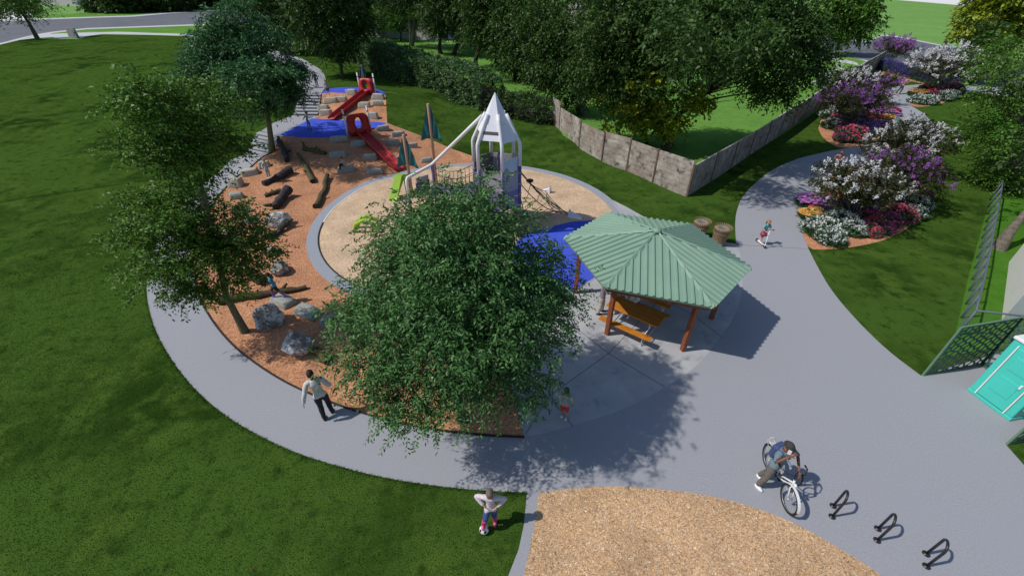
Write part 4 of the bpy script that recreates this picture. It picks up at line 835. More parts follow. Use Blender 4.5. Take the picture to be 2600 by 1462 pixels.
for k in range(6):
    lo={0:4.6,1:4.95,2:4.6,3:4.6,4:4.5,5:4.45}[k]; rl=.66+(apex-1.22-lo)/(apex-1.22-kink)*(TR*.96-.66)
    a,b=tp(k,.67,apex-1.22),tp(k+1,.67,apex-1.22); c,d=tp(k,rl,lo),tp(k+1,rl,lo)
    e=.07; a2,b2=a.lerp(b,e),a.lerp(b,1-e); c2,d2=c.lerp(d,.06),c.lerp(d,.94)
    mid=.0; mb=MB(); n=(b-a).cross(c-a).normalized()*.025
    g0=.45 if k in (2,3) else None
    parts=[(0,1)] if g0 is None else [(0,.42),(.62,1)] if k==3 else [(0,.6)]
    for s,e2 in parts:
        q=[a2.lerp(c2,s),b2.lerp(d2,s),b2.lerp(d2,e2),a2.lerp(c2,e2)]; mb.add([p+n for p in q]+[p-n for p in q],[(0,1,2,3),(7,6,5,4),(0,4,5,1),(1,5,6,2),(2,6,7,3),(3,7,4,0)])
    mb.build('roof_panel',M_wroof,root)
    if k in (2,3,5):
        mb=MB(); s,e2=(.62,.98) if k==2 else (.44,.6) if k==3 else (1.02,1.2)
        for i in range(4):
            f=s+(e2-s)*i/3; mb.beam(a2.lerp(c2,f),b2.lerp(d2,f),.07,.025)
        mb.build('louvre',M_greyd,root)
# deck and wall panels
mb=MB(); mb.prism([tuple(tp(k,TR*.98,0))[:2] for k in range(6)],1.62,1.72); mb.build('deck',M_slate,root)
mb=MB(); mb.prism([tuple(tp(k,TR*.96,0))[:2] for k in range(6)],2.58,2.64); mb.build('upper_deck',M_greyd,root)
def wall(k,z0,z1,m,inset=0,name='wall_panel',prof=None,w=.04):
    a,b=tp(k,TR-.03+inset,0),tp(k+1,TR-.03+inset,0); d=(b-a); n=Vector((d.y,-d.x,0)).normalized()*w/2
    pr=prof or [(0.06,0),(.94,0),(.94,1),(.06,1)]; N=len(pr); P_=[a+d*u+Vector((0,0,z0+(z1-z0)*v)) for u,v in pr]
    mb=MB(); mb.add([p+n for p in P_]+[p-n for p in P_],[tuple(range(N)),tuple(reversed(range(N,2*N)))]+[(i,N+i,N+(i+1)%N,(i+1)%N) for i in range(N)]); return mb.build(name,m,root)
V1=[(.06,0),(.94,0),(.94,.95),(.62,.62),(.38,.62),(.06,1)]
wall(3,2.25,3.45,M_greyp,0,prof=V1); wall(3,1.25,2.25,M_purp2,0,'purple_panel'); 
wall(4,2.2,3.65,M_greyp,0,prof=[(.06,0),(.94,0),(.94,.62),(.55,.5),(.3,.8),(.06,.72)]); wall(4,1.15,2.2,M_purp2,0,'purple_panel',prof=[(.06,.2),(.94,0),(.94,1),(.06,1)])
wall(4,3.1,3.75,M_pane,-.04,'window_pane',w=.015); wall(5,2.3,3.6,M_greyp,0); wall(5,1.5,2.3,M_purp2,0,'purple_panel'); wall(2,1.8,3.2,M_purp2,0,'purple_panel',prof=[(.06,0),(.5,0),(.94,.3),(.94,1),(.06,.7)])
wall(0,2.2,3.5,M_greyp); wall(1,2.6,3.5,M_greyd)
# embossed hexagon badge and printed marks on the front panel
a,b=tp(3,TR+.0,0),tp(4,TR+.0,0); d=b-a; nn=Vector((d.y,-d.x,0)).normalized(); c0=a+d*.5+nn*.0
def on(k,u,z,off=.0): 
    a,b=tp(k,TR-.03,0),tp(k+1,TR-.03,0); d=b-a; n=Vector((d.y,-d.x,0)).normalized(); return a+d*u+Vector((0,0,z))+n*off
mb=MB(); hx=[on(3,.5+.24*math.cos(math.pi/3*i+math.pi/6),2.63+.26*math.sin(math.pi/3*i+math.pi/6),.024) for i in range(6)]
mb.tube(hx,.010,5,closed=True)
for i in range(8): mb.beam(on(3,.34+.045*i,2.59,.024),on(3,.34+.045*i,2.67,.024),.012,.012)
mb.build('badge',M_wroof,root)
mb=MB()
for i in range(4):
    for j in range(3): mb.tube([on(4,.55+.08*i,1.6+.1*j,.02),on(4,.55+.08*i,1.6+.1*j,.03)],.02,8)
mb.build('round_holes',M_purple,root)
mb=MB(); mb.tube([on(4,.3,2.95,.02),on(4,.3,2.95,.035)],.13,16); mb.build('porthole',M_purple,root)
# inner poles and rail arch
mb=MB(); mb.tube([(.1,-.2,2.64),(.1,-.2,3.75),(.14,-.1,3.85),(.25,.1,3.8),(.25,.1,2.64)],.06,10); mb.build('inner_handrail',M_purple,root)
mb=MB(); mb.ball((-1.1,.6,1.2),(.42,.55,.75)); mb.tube([(-1.0,.3,1.45),(-1.55,.0,1.3),(-1.95,-.3,.6),(-2.1,-.4,.05)],.30,14); mb.build('tube_slide',M_purp2,root)
# long tube to the small station
s0=Vector((TCX,TCY,0)); tl=tp(2,TR*.55,5.45)
k1=V(1097,418,22.6)-s0; k2=V(1034,452,21.4)-s0
mb=MB(); mb.tube([tl,k1.lerp(tl,.5),k1+Vector((.05,.02,.06)),k1-Vector((.08,.02,.04)),k2,k2-Vector((.05,.02,.12)),Vector((k2.x-.06,k2.y,1.1))],.085,12); mb.build('slanting_tube',M_wpost,root)
mb=MB(); mb.tube([Vector((k2.x-.06,k2.y,-.05)),Vector((k2.x-.06,k2.y,1.1))],.08,10); mb.build('purple_post',M_purple,root)
mb=MB(); mb.tube([Vector((k1.x,k1.y,-.05)),Vector((k1.x,k1.y,k1.z))],.08,10); mb.build('purple_post',M_purple,root)
# small station next to it: a thing of its own
r2=thing('play_station','small slate and grey play station under the slanting white tube','play station',(k1.x+s0.x,k1.y+s0.y,0)); 
dd=(k2-k1); dd.z=0; dd.normalize(); nv=Vector((-dd.y,dd.x,0))
def slab(mb,c,u,v,w=.05):
    n=u.cross(v).normalized()*w/2; q=[c-u-v,c+u-v,c+u+v,c-u+v]; mb.add([p+n for p in q]+[p-n for p in q],[(0,1,2,3),(7,6,5,4),(0,4,5,1),(1,5,6,2),(2,6,7,3),(3,7,4,0)])
mb=MB(); slab(mb,dd*.75+Vector((0,0,1.15)),dd*.45,Vector((0,0,.45))); mb.build('slate_panel',M_slate,r2)
mb=MB(); slab(mb,dd*.75+Vector((0,0,1.75)),dd*.4,Vector((0,0,.13)),.06); mb.build('grey_panel',M_greyp,r2)
mb=MB(); slab(mb,Vector((.35,-.55,1.05)),Vector((.5,-.15,0)),Vector((0,.35,.2))); mb.build('counter',M_greyp,r2)
mb=MB(); 
for x in (-.1,.8): mb.tube([(x,-.75,0),(x,-.75,1.0)],.05,8)
mb.build('legs',M_greyd,r2)
# lime climber
c=G(1012,500); r3=thing('lime_climber','lime green folded climbing panel at the left of the play station','climber',c); mb=MB()
mb.add([(-.45,-.5,0),(.05,-.6,0),(.35,.1,1.25),(-.05,.2,1.3),(-.5,-.45,-.02),(.02,-.68,-.02),(.5,.4,1.2),(0,.45,1.25)],[(0,1,2,3),(7,6,5,4),(0,4,5,1),(1,5,6,2),(2,6,7,3),(3,7,4,0)])
mb.add([(.4,.15,1.3),(.45,.1,.0),(.85,.4,0),(.7,.4,1.2),(.4,.22,1.3),(.45,.17,0),(.85,.47,0),(.7,.47,1.2)],[(0,1,2,3),(7,6,5,4),(0,4,5,1),(1,5,6,2),(2,6,7,3),(3,7,4,0)]); mb.build('panel',M_lime,r3)
mb=MB()
for i,(x,z) in enumerate([(-.2,.3),(.0,.55),(.05,.85),(-.1,.6)]): mb.ball((x,-.45+z*.55,z+.03),(.07,.05,.04))
mb.build('holds',M_greyd,r3)
c=G(930,590); r4=thing('lime_climber','lime green and yellow arched climber half hidden behind the centre tree','climber',c); mb=MB()
mb.tube([(-.6,0,0),(-.45,0,.45),(0,0,.7),(.45,0,.45),(.6,0,0)],.10,10); mb.tube([(-.6,.5,0),(-.45,.5,.45),(0,.5,.7),(.45,.5,.45),(.6,.5,0)],.10,10)
for i in range(5): x=-.5+.25*i; z=.7-1.1*x*x; mb.tube([(x,0,z),(x,.5,z)],.04,8)
mb.build('arch',M_lime,r4)
# rope bridge and nets
def net(name,label,corners,nu,nv,r=.018,parent=None,cat='rope net'):
    mb=MB(); a,b,c,d=[Vector(p) for p in corners]
    def P_(u,v):
        p=a.lerp(b,u).lerp(d.lerp(c,u),v); p.z-=.25*math.sin(math.pi*v)*(.3+.7*math.sin(math.pi*u)) if sag else 0; return p
    for i in range(nu+1): mb.tube([P_(i/nu,j/8) for j in range(9)],r,5,cap=False)
    for j in range(nv+1): mb.tube([P_(i/8,j/nv) for i in range(9)],r,5,cap=False)
    return mb
sag=True; o=Vector((TCX,TCY,0)); A1=tp(2,TR+.05,2.3)+o; A2=tp(3,TR+.05,2.3)+o; B1=k1+s0+Vector((.1,.15,0)); B1.z=1.25; B2=B1+Vector((.25,-.9,0))
rb=thing('rope_bridge','brown rope bridge between the rocket tower and the small station','rope bridge',B1)
for x,y,nm in ((A1,B1,'rope_side'),(A2,B2,'rope_side')):
    x=x-B1; y=y-B1; mb=net('','',(x,y,y+Vector((0,0,.85)),x+Vector((0,0,.85))),1,7,.016); 
    mb=MB()
    for zz in (0,.45,.85): mb.tube([x.lerp(y,t/8)+Vector((0,0,zz-.28*math.sin(math.pi*t/8))) for t in range(9)],.018,6,cap=False)
    for t in range(1,10): p=x.lerp(y,t/10)-Vector((0,0,.28*math.sin(math.pi*t/10))); mb.tube([p,p+Vector((0,0,.85))],.013,5,cap=False)
    mb.build(nm,M_rope,rb)
mb=MB()
for t in range(1,14):
    p=(A1-B1).lerp(Vector((0,0,0)),t/14); q=(A2-B1).lerp(B2-B1,t/14); s=Vector((0,0,.28*math.sin(math.pi*t/14))); mb.beam(p-s,q-s,.14,.03)
mb.build('planks',M_purple,rb)
TOP=o+tp(5,TR+.05,3.0); TOP2=o+tp(0,TR+.05,3.0); AN=[G(1450,548),G(1390,487),G(1345,560),G(1420,600)]
cn=thing('climbing_net','brown spider climbing net anchored right of the rocket tower','climbing net',TOP-Vector((0,0,2.9))); oo=cn.location.copy(); mb=MB()
tops=[TOP,TOP2,TOP-Vector((0,0,1.1)),TOP-Vector((0,0,1.5))]
main=[(TOP,AN[0]),(TOP2,AN[0]+Vector((0,.15,0))),(TOP2,AN[1]),(TOP-Vector((0,0,1.3)),AN[2]),(TOP-Vector((0,0,.6)),AN[0]-Vector((.5,.2,-.25)))]
def lp(m,t): p=m[0].lerp(m[1],t); p.z-=.35*math.sin(math.pi*t); p.z=max(p.z,.05); return p-oo
for m in main: mb.tube([lp(m,t/8) for t in range(9)],.024,6,cap=False)
order=[2,1,0,4,3]
for t in (.18,.34,.5,.64,.78,.9):
    for a,b in zip(order[:-1],order[1:]):
        j=t+.05*math.sin(a*3+t*20); mb.tube([lp(main[a],t),(lp(main[a],t)+lp(main[b],j))/2-Vector((0,0,.06)),lp(main[b],j)],.016,5,cap=False)
mb.build('ropes',M_rope,cn)
mb=MB(); mb.ball(lp(main[1],.26)+Vector((0,0,.1)),(.2,.15,.1)); mb.build('seat',M_black,cn)
def wedge(label,px,py,L,rz):
    c=G(px,py); r=thing('net_anchor',label,'anchor block',c,rz,'pale net anchor wedges'); mb=MB(); mb.add([(-L/2,-.14,0),(L/2,-.14,0),(L/2,.14,0),(-L/2,.14,0),(-L/2,-.10,.34),(L/2,-.06,.08),(L/2,.06,.08),(-L/2,.10,.34)],[(3,2,1,0),(4,5,6,7),(0,1,5,4),(1,2,6,5),(2,3,7,6),(3,0,4,7)]); mb.build('block',M_wroof,r); mb=MB(); mb.tube([(-L/2+.06,0,.3),(-L/2+.06,0,.42)],.03,8); mb.build('eye_bolt',M_steel,r)
wedge('long white anchor wedge at the edge of the blue surfacing',1460,552,.75,-.35); wedge('small pale anchor wedge on the tan surfacing behind the net',1388,487,.5,2.6)
for i,(px,py,l) in enumerate([(1308,540,'dark teal round stepping pod at the foot of the tower, rear one'),(1327,556,'dark teal round stepping pod at the foot of the tower, front one')]):
    c=G(px,py); r=thing('stepping_pod',l,'stepping pod',c,group='teal stepping pods'); mb=MB(); mb.lathe([(.02,.0),(.10,.0),(.10,.25),(.30,.28),(.33,.33),(.30,.38),(.05,.40)],20); mb.build('top',M_slate,r)
# ============================================================ pavilion, tables, bins, racks
M_groof=mat('green_metal_roof',(.215,.345,.268),.55,var=(.19,.318,.245),scale=1.2,detail=3,spec=.4)
M_post=mat('cedar_stained_post',(.27,.075,.028),.6,var=(.19,.05,.02),scale=5,detail=5,bump=.2)
M_twood=mat('orange_varnished_wood',(.52,.20,.018),.5,var=(.42,.14,.012),scale=4,detail=5)
M_tleg=mat('silver_table_leg',(.62,.64,.66),.35,metal=.3)
ez=2.42; EC=[Q(*p,ez) for p in [(1431,606),(1536,733),(1813,782),(1906,684),(1753,572),(1545,542)]]
# regularise: average the hexagon with its point reflection
cc=sum(EC,Vector((0,0,0)))/6; EC=[(EC[i]+(2*cc-EC[(i+3)%6]))/2 for i in range(6)]
pv=thing('pavilion','hexagonal picnic pavilion with a ribbed green metal roof on red-brown posts','pavilion',(cc.x,cc.y,0)); o=Vector((cc.x,cc.y,0)); ap=V(1672,590,cc.y)-o; print('apex',ap,'eave',[tuple(round(v,2) for v in p) for p in EC])
ap=Vector((0,0,ap.z)); E6=[p-o for p in EC]
mb=MB(); 
for i in range(6):
    a,b=E6[i],E6[(i+1)%6]; n=(b-a).cross(ap-a).normalized(); n=n if n.z>0 else -n; t=n*.04
    q=[a,b,ap]; mb.add([p+t for p in q]+[p-t for p in q],[(0,1,2) if (b-a).cross(ap-a).z>0 else (2,1,0),(3,4,5),(0,3,4,1)])
    L=(b-a).length; u=(b-a)/L; m=(a+b)/2; k=int(L/.25)
    for j in range(k+1):
        s=(j+.5)/(k+1)*L; p=a+u*s; f=min(s,L-s)/(L/2); e=p+(ap-m)*min(f,1)*.97
        w=.056; hgt_=.055; pts=[p-u*w+t,p-u*w*.45+t+n*hgt_,p+u*w*.45+t+n*hgt_,p+u*w+t]; pe=[x+(e-p) for x in pts]
        mb.add(pts+pe,[(0,1,5,4),(1,2,6,5),(2,3,7,6),(3,2,1,0),(4,5,6,7)])
rf=mb.build('roof',M_groof,pv)
mb=MB()
for i in range(6):
    a=E6[i]; nn=Vector((a.x,a.y,0)).normalized(); n=Vector((-nn.y,nn.x,0)); z=Vector((0,0,.085)); w=.11
    mb.add([a+z*.7-n*w-z*.5,a+z,a+z*.7+n*w-z*.5,ap+z*.9-n*.04,ap+z*1.35,ap+z*.9+n*.04],[(0,1,4,3),(1,2,5,4)],False)
mb.lathe([(.18,ap.z+.04),(.12,ap.z+.12),(.01,ap.z+.16)],12); mb.build('ridge_caps',M_groof,rf)
mb=MB()
for i in range(6):
    a,b=E6[i]*.93,E6[(i+1)%6]*.93; a=Vector((a.x,a.y,ez-.13)); b=Vector((b.x,b.y,ez-.13)); mb.beam(a,b,.09,.18); mb.beam(Vector((a.x,a.y,ez-.05)),ap-Vector((0,0,.14)),.08,.14)
mb.build('beams',M_post,pv)
PB_=[Q(1461,743.5)-o,Q(1541,848)-o,Q(1733,889)-o,Q(1806,808)-o]; PB_+=[-PB_[1],-PB_[2]]
for p in PB_:
    r=Vector((p.x,p.y,0)); mb=MB(); mb.box((p.x,p.y,(ez-.1)/2),(.155,.155,ez-.1),math.atan2(p.y,p.x),bev=.012); mb.build('post',M_post,pv)
def table(label,c,rz,L=1.85):
    r=thing('picnic_table',label,'picnic table',c,rz,'picnic tables under the pavilion')
    mb=MB(); 
    for i in range(4): mb.box((0,-.30+.2*i,.74),(L,.185,.04),bev=.006)
    mb.build('tabletop',M_twood,r)
    for s in(-1,1):
        mb=MB()
        for j in range(1): mb.box((0,s*.78,.44),(L,.26,.04),bev=.006)
        mb.build('bench',M_twood,r)
    for s in(-1,1):
        x=s*(L/2-.3); mb=MB(); mb.tube([(x,-.78,.02),(x,-.78,.41),(x,-.3,.43),(x,-.3,.71),(x,.3,.71),(x,.3,.43),(x,.78,.41),(x,.78,.02)],.022,8); mb.tube([(x,-.82,.02),(x,.82,.02)],.022,8); mb.tube([(x,-.3,.43),(x,.3,.43)],.02,8); mb.build('leg_frame',M_tleg,r)
e1,e2=Q(1552,762,.75),Q(1681,816,.75); rz=math.atan2(e2.y-e1.y,e2.x-e1.x); c=(e1+e2)/2; print('table L',(e2-e1).length)
TBL=Vector((c.x,c.y,0)); table('orange wooden picnic table at the near side of the pavilion',TBL,rz,(e2-e1).length)
table('picnic table in shade under the far side of the pavilion roof',(TBL.x+1.25,TBL.y+1.75,0),rz)
M_binslat=mat('brown_bin_slat',(.24,.165,.09),.6,var=(.20,.135,.07),scale=8); M_binin=mat('bin_liner',(.035,.03,.025),.8); M_lid=mat('bin_lid',(.26,.20,.13),.6); M_hole=mat('bin_opening',(.16,.17,.19),.4)
def binn(label,px,py):
    c=G(px,py); c.z=.0; r=thing('litter_bin',label,'litter bin',c,group='slatted litter bins by the pavilion'); h=.92
    for i in range(30):
        a=2*math.pi*i/30; ca,sa=math.cos(a),math.sin(a); P_=[(.27,.05),(.33,h*.75),(.37,h*.9),(.46,h*1.05)]
    mb=MB()
    for i in range(30):
        a=2*math.pi*i/30; ca,sa=math.cos(a),math.sin(a); t=Vector((-sa,ca,0))*.024
        P_=[Vector((ca*q,sa*q,z)) for q,z in [(.29,.05),(.355,h*.72),(.385,h*.9),(.45,h*1.04)]]; n=Vector((ca,sa,0))*.008
        for p,q in zip(P_[:-1],P_[1:]): mb.add([p-t,p+t,q+t,q-t,p-t-n,p+t-n,q+t-n,q-t-n],[(0,1,2,3),(7,6,5,4),(0,3,7,4),(1,5,6,2)])
    mb.build('slats',M_binslat,r)
    mb=MB(); mb.lathe([(.27,.02),(.335,h*.75),(.35,h*.9)],28,cap=True); mb.build('liner',M_binin,r)
    mb=MB(); mb.lathe([(.375,h*.9),(.375,h*.93),(.30,h*.97),(.14,h*.985),(.14,h*.97)],32); l=mb.build('lid',M_lid,r)
    mb=MB(); mb.lathe([(.002,h*.972),(.12,h*.973),(.125,h*.99),(.14,h*.992),(.145,h*.984)],28,cap=False); mb.build('opening',M_hole,l)
    mb=MB()
    for q,z in ((.30,.08),(.36,h*.7)): mb.lathe([(q,z),(q+.012,z),(q+.012,z+.04),(q,z+.04),(q,z)],30,cap=False)
    mb.build('hoops',M_binslat,r)
binn('slatted brown litter bin on the grass edge, left of two',1771,604); binn('slatted brown litter bin on the path edge, right of two',1822,620)
for i,(f,b,l) in enumerate([((2112.4,1310.8),(2115,1283.8),'black hoop bike rack next to the cyclist, nearest of three'),((2226.6,1371.1),(2228.4,1341.6),'black hoop bike rack in the middle of three'),((2351.9,1436.6),(2351.1,1405.3),'black hoop bike rack closest to the bottom right corner')]):
    P1,P2=Q(*f),Q(*b); c=(P1+P2)/2; r=thing('bike_rack',l,'bike rack',c,0,'bike racks in a row'); a=P1-c; b=P2-c; w=(b-a).length/2; h=.80; u=(b-a).normalized()
    pts=[a,a+Vector((0,0,h-w))]+[u*(-w*math.cos(t))+Vector((0,0,h-w+w*math.sin(t))) for t in np.linspace(.15,math.pi-.15,11)]+[b+Vector((0,0,h-w)),b]
    mb=MB(); mb.tube(pts,.026,12); mb.build('hoop',M_black,r)
    for p in(a,b): mb=MB(); mb.lathe([(.075,0),(.075,.012),(.04,.02),(.03,.035)],20,Matrix.Translation(p)); mb.build('base_flange',M_black,r)
# ------------------------------------------------ screens, toilet, chain-link fence, building
M_scrd=mat('dark_green_screen',(.060,.125,.085),.5)
M_scr=mat('green_perforated_screen',(.13,.24,.155),.5,var=(.115,.21,.135),scale=3)
def screen(label,a,b,h,seed,group='green perforated privacy screens'):
    rng=random.Random(seed); r=thing('privacy_screen',label,'screen',a,group=group); d=Vector(b)-Vector(a); d.z=0; L=d.length; u=d/L; cell=.135; mb=MB(); V_={}
    def pt(i,j,k):
        key=(i,j,k)
        if key not in V_:
            x=cell*1.5*i; y=cell*math.sqrt(3)*(j+.5*(i%2)); x+= cell*(-.5 if k==0 else .5); y+=cell*.0
            V_[key]=(x+rng.uniform(-.3,.3)*cell,y+rng.uniform(-.3,.3)*cell)
        return V_[key]
    # jittered honeycomb edges
    nodes={}; 
    def node(x,y):
        key=(round(x/cell*2),round(y/cell*2))
        if key not in nodes: nodes[key]=(min(max(x+rng.uniform(-.33,.33)*cell,.02),L-.02),min(max(y+rng.uniform(-.33,.33)*cell,.05),h-.03))
        return key
    E=set()
    for i in range(int(L/(cell*1.5))+2):
        for j in range(int(h/(cell*1.732))+2):
            cx=cell*1.5*i; cy=cell*1.732*(j+.5*(i%2)); ks=[node(cx+cell*math.cos(math.pi/3*q),cy+cell*math.sin(math.pi/3*q)) for q in range(6)]
            for q in range(6): E.add(tuple(sorted((ks[q],ks[(q+1)%6]))))
    for s,e in sorted(E):
        p,q=nodes[s],nodes[e]
        if abs(p[0]-q[0])+abs(p[1]-q[1])<.02: continue
        mb.beam(u*p[0]+Vector((0,0,p[1])),u*q[0]+Vector((0,0,q[1])),.066,.012,up=Vector((-u.y,u.x,0)))
    mb.build('lattice',M_scrd,r); mb=MB()
    for p,q in (((0,.02),(L,.02)),((0,h),(L,h)),((0,0),(0,h)),((L,0),(L,h))): mb.beam(u*p[0]+Vector((0,0,p[1])),u*q[0]+Vector((0,0,q[1])),.05,.05)
    mb.build('frame',M_scr,r); return u
s1,s2=G(2343,953),G(2488,926); ht=V(2449,830,s1.y).z; print('screen',s1,s2,ht)
u=screen('green perforated screen wall left of the turquoise toilet',s1,s2,2.05,1)
s1b,s2b=G(2556,1128),None; w2=(s1b-s1); side=Vector((w2.x,w2.y,0))
s3=s2+side; screen('green perforated screen behind the turquoise toilet',s2,s2+side,2.05,2)
screen('green perforated screen at the bottom right edge of the toilet pad',s1b,s1b+(s2-s1),2.05,3)
M_tq=mat('turquoise_plastic',(.065,.58,.50),.35,var=(.06,.54,.46),scale=1.5,spec=.5); M_tr=mat('white_toilet_trim',(.74,.76,.77),.4)
b1,b2=G(2455,990),G(2561,1068); fw=b2-b1; fw.z=0; Wt=fw.length; fu=fw/Wt; bk=Vector((-fu.y,fu.x,0)); bk=bk if bk.x>0 else -bk
print('toilet w',Wt)
tl=thing('portable_toilet','turquoise portable toilet with white trim on the concrete pad at the right edge','portable toilet',b1+Vector((0,0,.0))); Ht=2.15; Dt=Wt*1.02; Mx=Matrix((fu,bk,Vector((0,0,1)))).transposed()
def bxl(mb,x,y,z,sx,sy,sz,bev=.0): mb.box(Mx@Vector((x,y,z)),(sx,sy,sz),M=Mx,bev=bev)
mb=MB(); bxl(mb,Wt/2,Dt/2,.06,Wt+.04,Dt+.04,.12,.02); mb.build('base',M_tq,tl)
mb=MB(); bxl(mb,Wt/2,Dt/2,Ht/2+.06,Wt,Dt,Ht-.12,.03)
for z in (.45,.62,1.35,1.52): 
    bxl(mb,Wt*.5,-.012,z,Wt*.34,.05,.07,.02)
    for yy in (Dt*.25,Dt*.75): bxl(mb,Wt+.012,yy,z,.05,Dt*.3,.07,.02); bxl(mb,-.012,yy,z,.05,Dt*.3,.07,.02)
mb.build('body',M_tq,tl)
mb=MB(); bxl(mb,Wt*.5,-.02,1.08,Wt*.62,.045,1.85,.015); dr=mb.build('door',M_tq,tl)
mb=MB(); bxl(mb,Wt*.5,-.047,.8,Wt*.42,.02,.55,.008); bxl(mb,Wt*.5,-.047,1.55,Wt*.42,.02,.45,.008); mb.build('door_panel',M_tq,dr)
mb=MB(); bxl(mb,Wt*.73,-.06,1.08,.05,.05,.14,.01); mb.build('handle',M_tr,dr)
for x in (Wt*.17,Wt*.83): mb=MB(); bxl(mb,x,-.03,1.08,.035,.04,1.95,.008); mb.build('trim',M_tr,tl)
mb=MB(); bxl(mb,Wt/2,Dt/2,Ht+.06,Wt+.08,Dt+.08,.10,.03); c=Mx@Vector((Wt/2,Dt/2,Ht+.11)); mb.lathe([(Wt*.55,0),(Wt*.45,.12),(Wt*.15,.2),(.01,.21)],24,Matrix.Translation(c)); mb.build('roof',M_tr,tl)
mb=MB(); c=Mx@Vector((Wt*.85,Dt*.85,Ht+.1)); mb.tube([c,c+Vector((0,0,.3))],.05,10); mb.build('vent_pipe',M_tr,tl)
# chain-link fence
M_gal=mat('galvanised_fence_tube',(.10,.12,.16),.6)
lk=[G(*p) for p in [(2429,850),(2441,807),(2452,772),(2460,738),(2468,710),(2475,681),(2480,655),(2486,630),(2492,606.5),(2497,585.7),(2502,564),(2506,543),(2510,524),(2514,506)]]
fh=V(2486,784.5,lk[0].y).z; fh=1.12; print([round(V(0,519.5,G(2502,564).y).z,2),hz(*tuple(G(2502,564))[:2])]); print('cl fence',V(2486,784.5,lk[0].y))
rt=thing('chain_link_fence','grey chain-link fence with round posts running up the right lawn edge','fence',lk[0]); o=lk[0].copy()
for p in lk: mb=MB(); q=p-o; mb.tube([q-Vector((0,0,.1)),q+Vector((0,0,fh))],.036,8); mb.build('post',M_gal,rt)
mb=MB(); mb.tube([p-o+Vector((0,0,fh)) for p in lk],.034,8); c=lk[0]-o+Vector((0,0,fh)); rr=[c,c+Vector((1.6,-.35,0)),c+Vector((3.2,-.7,0))]; mb.tube(rr,.034,8); mb.build('top_rail',M_gal,rt)
for q in rr[1:]: mb=MB(); mb.tube([q-Vector((0,0,fh+.1)),q],.036,8); mb.build('post',M_gal,rt)
mb=MB()
def mesh_run(a,b,h,s=.11):
    d=b-a; L=math.hypot(d.x,d.y); n=int((L+h)/s)
    for i in range(n):
        x=i*s
        for sg in (1,-1):
            x0,z0=(x,0) if sg>0 else (x-h,0)
            p=[(x-h,h),(x,0)] if sg>0 else [(x-h,0),(x,h)]
            (xa,za),(xb,zb)=p
            if xb>L: f=(L-xa)/(xb-xa); zb=za+(zb-za)*f; xb=L
            if xa<0: f=(0-xa)/(xb-xa); za=za+(zb-za)*f; xa=0
            if xb-xa<.02: continue
            mb.beam(a+d*(xa/L)+Vector((0,0,za)),a+d*(xb/L)+Vector((0,0,zb)),.0022,.0022)
for a,b in zip(lk[:9],lk[1:10]): mesh_run(a-o,b-o,fh-.05,.13)
mesh_run(rr[0]-Vector((0,0,fh)),rr[1]-Vector((0,0,fh)),fh-.05,.13); mesh_run(rr[1]-Vector((0,0,fh)),rr[2]-Vector((0,0,fh)),fh-.05,.13)
mb.build('wire_mesh',M_gal,rt)
M_wall=mat('white_render_wall',(.74,.74,.72),.9,var=(.70,.70,.68),scale=3)
w1,w2_,w3=G(2543,813),G(2562,665),G(2602,618); bd=thing('white_building','blank white-walled building at the right edge behind the chain-link fence','building',w1)
P_=[w1,w2_,w3,w3+Vector((8,2,0)),w1+Vector((9,-.5,0))]; poly=[(p.x-w1.x,p.y-w1.y) for p in P_]
mb=MB(); mb.prism(poly,-.2,3.2); mb.build('wall',M_wall,bd); cx_=sum(p[0] for p in poly)/5; cy_=sum(p[1] for p in poly)/5
mb=MB(); mb.prism([(cx_+(x-cx_)*1.0,cy_+(y-cy_)*1.0) for x,y in poly],3.203,3.34); mb.build('roof',M_wall,bd)
# far buildings
M_greywall=mat('pale_grey_house_wall',(.42,.41,.43),.9,var=(.38,.37,.39),scale=1); M_beige=mat('beige_house_wall',(.36,.33,.29),.9,var=(.32,.29,.26),scale=1); M_rf=mat('dark_roof_shingle',(.10,.10,.11),.9)
M_glass=mat('window_glass',(.04,.05,.06),.1)
def house(label,a,b,depth,h,m,wins=2):
    a,b=G(*a),G(*b); d=b-a; d.z=0; L=d.length; u=d/L; n=Vector((-u.y,u.x,0)); n=n if n.y>0 else -n; r=thing('house',label,'house',a); mx=Matrix((u,n,Vector((0,0,1)))).transposed()
    mb=MB(); mb.box(mx@Vector((L/2,depth/2,h/2-.2)),(L,depth,h+.4),M=mx); mb.build('wall',m,r)
    q=[mx@Vector(v) for v in [(-.5,-.5,h+.05),(L+.5,-.5,h+.05),(L+.5,depth+.5,h+.05),(-.5,depth+.5,h+.05),(0,depth/2,h+2.5),(L,depth/2,h+2.5)]]; mb=MB(); mb.add(q,[(0,1,5,4),(2,3,4,5),(1,2,5),(3,0,4),(3,2,1,0)]); mb.build('roof',M_rf,r)
    for i in range(wins):
        x=L*(i+.5)/wins; mb=MB(); mb.box(mx@Vector((x,-.03,h*.62)),(1.5,.08,1.2),M=mx); w=mb.build('window',M_tr,r); mb=MB(); mb.box(mx@Vector((x,-.08,h*.62)),(1.3,.04,1.0),M=mx); mb.build('pane',M_glass,w)
house('pale house wall across the street at the top left corner',(108,13),(202,17),8,5,M_greywall)
house('lilac-grey house behind the trees above the middle of the hedge',(925,92),(1118,104),9,6.5,M_greywall,3)
house('beige house glimpsed between the dark trees above the fence',(1440,60),(1600,66),10,6,M_beige,3)
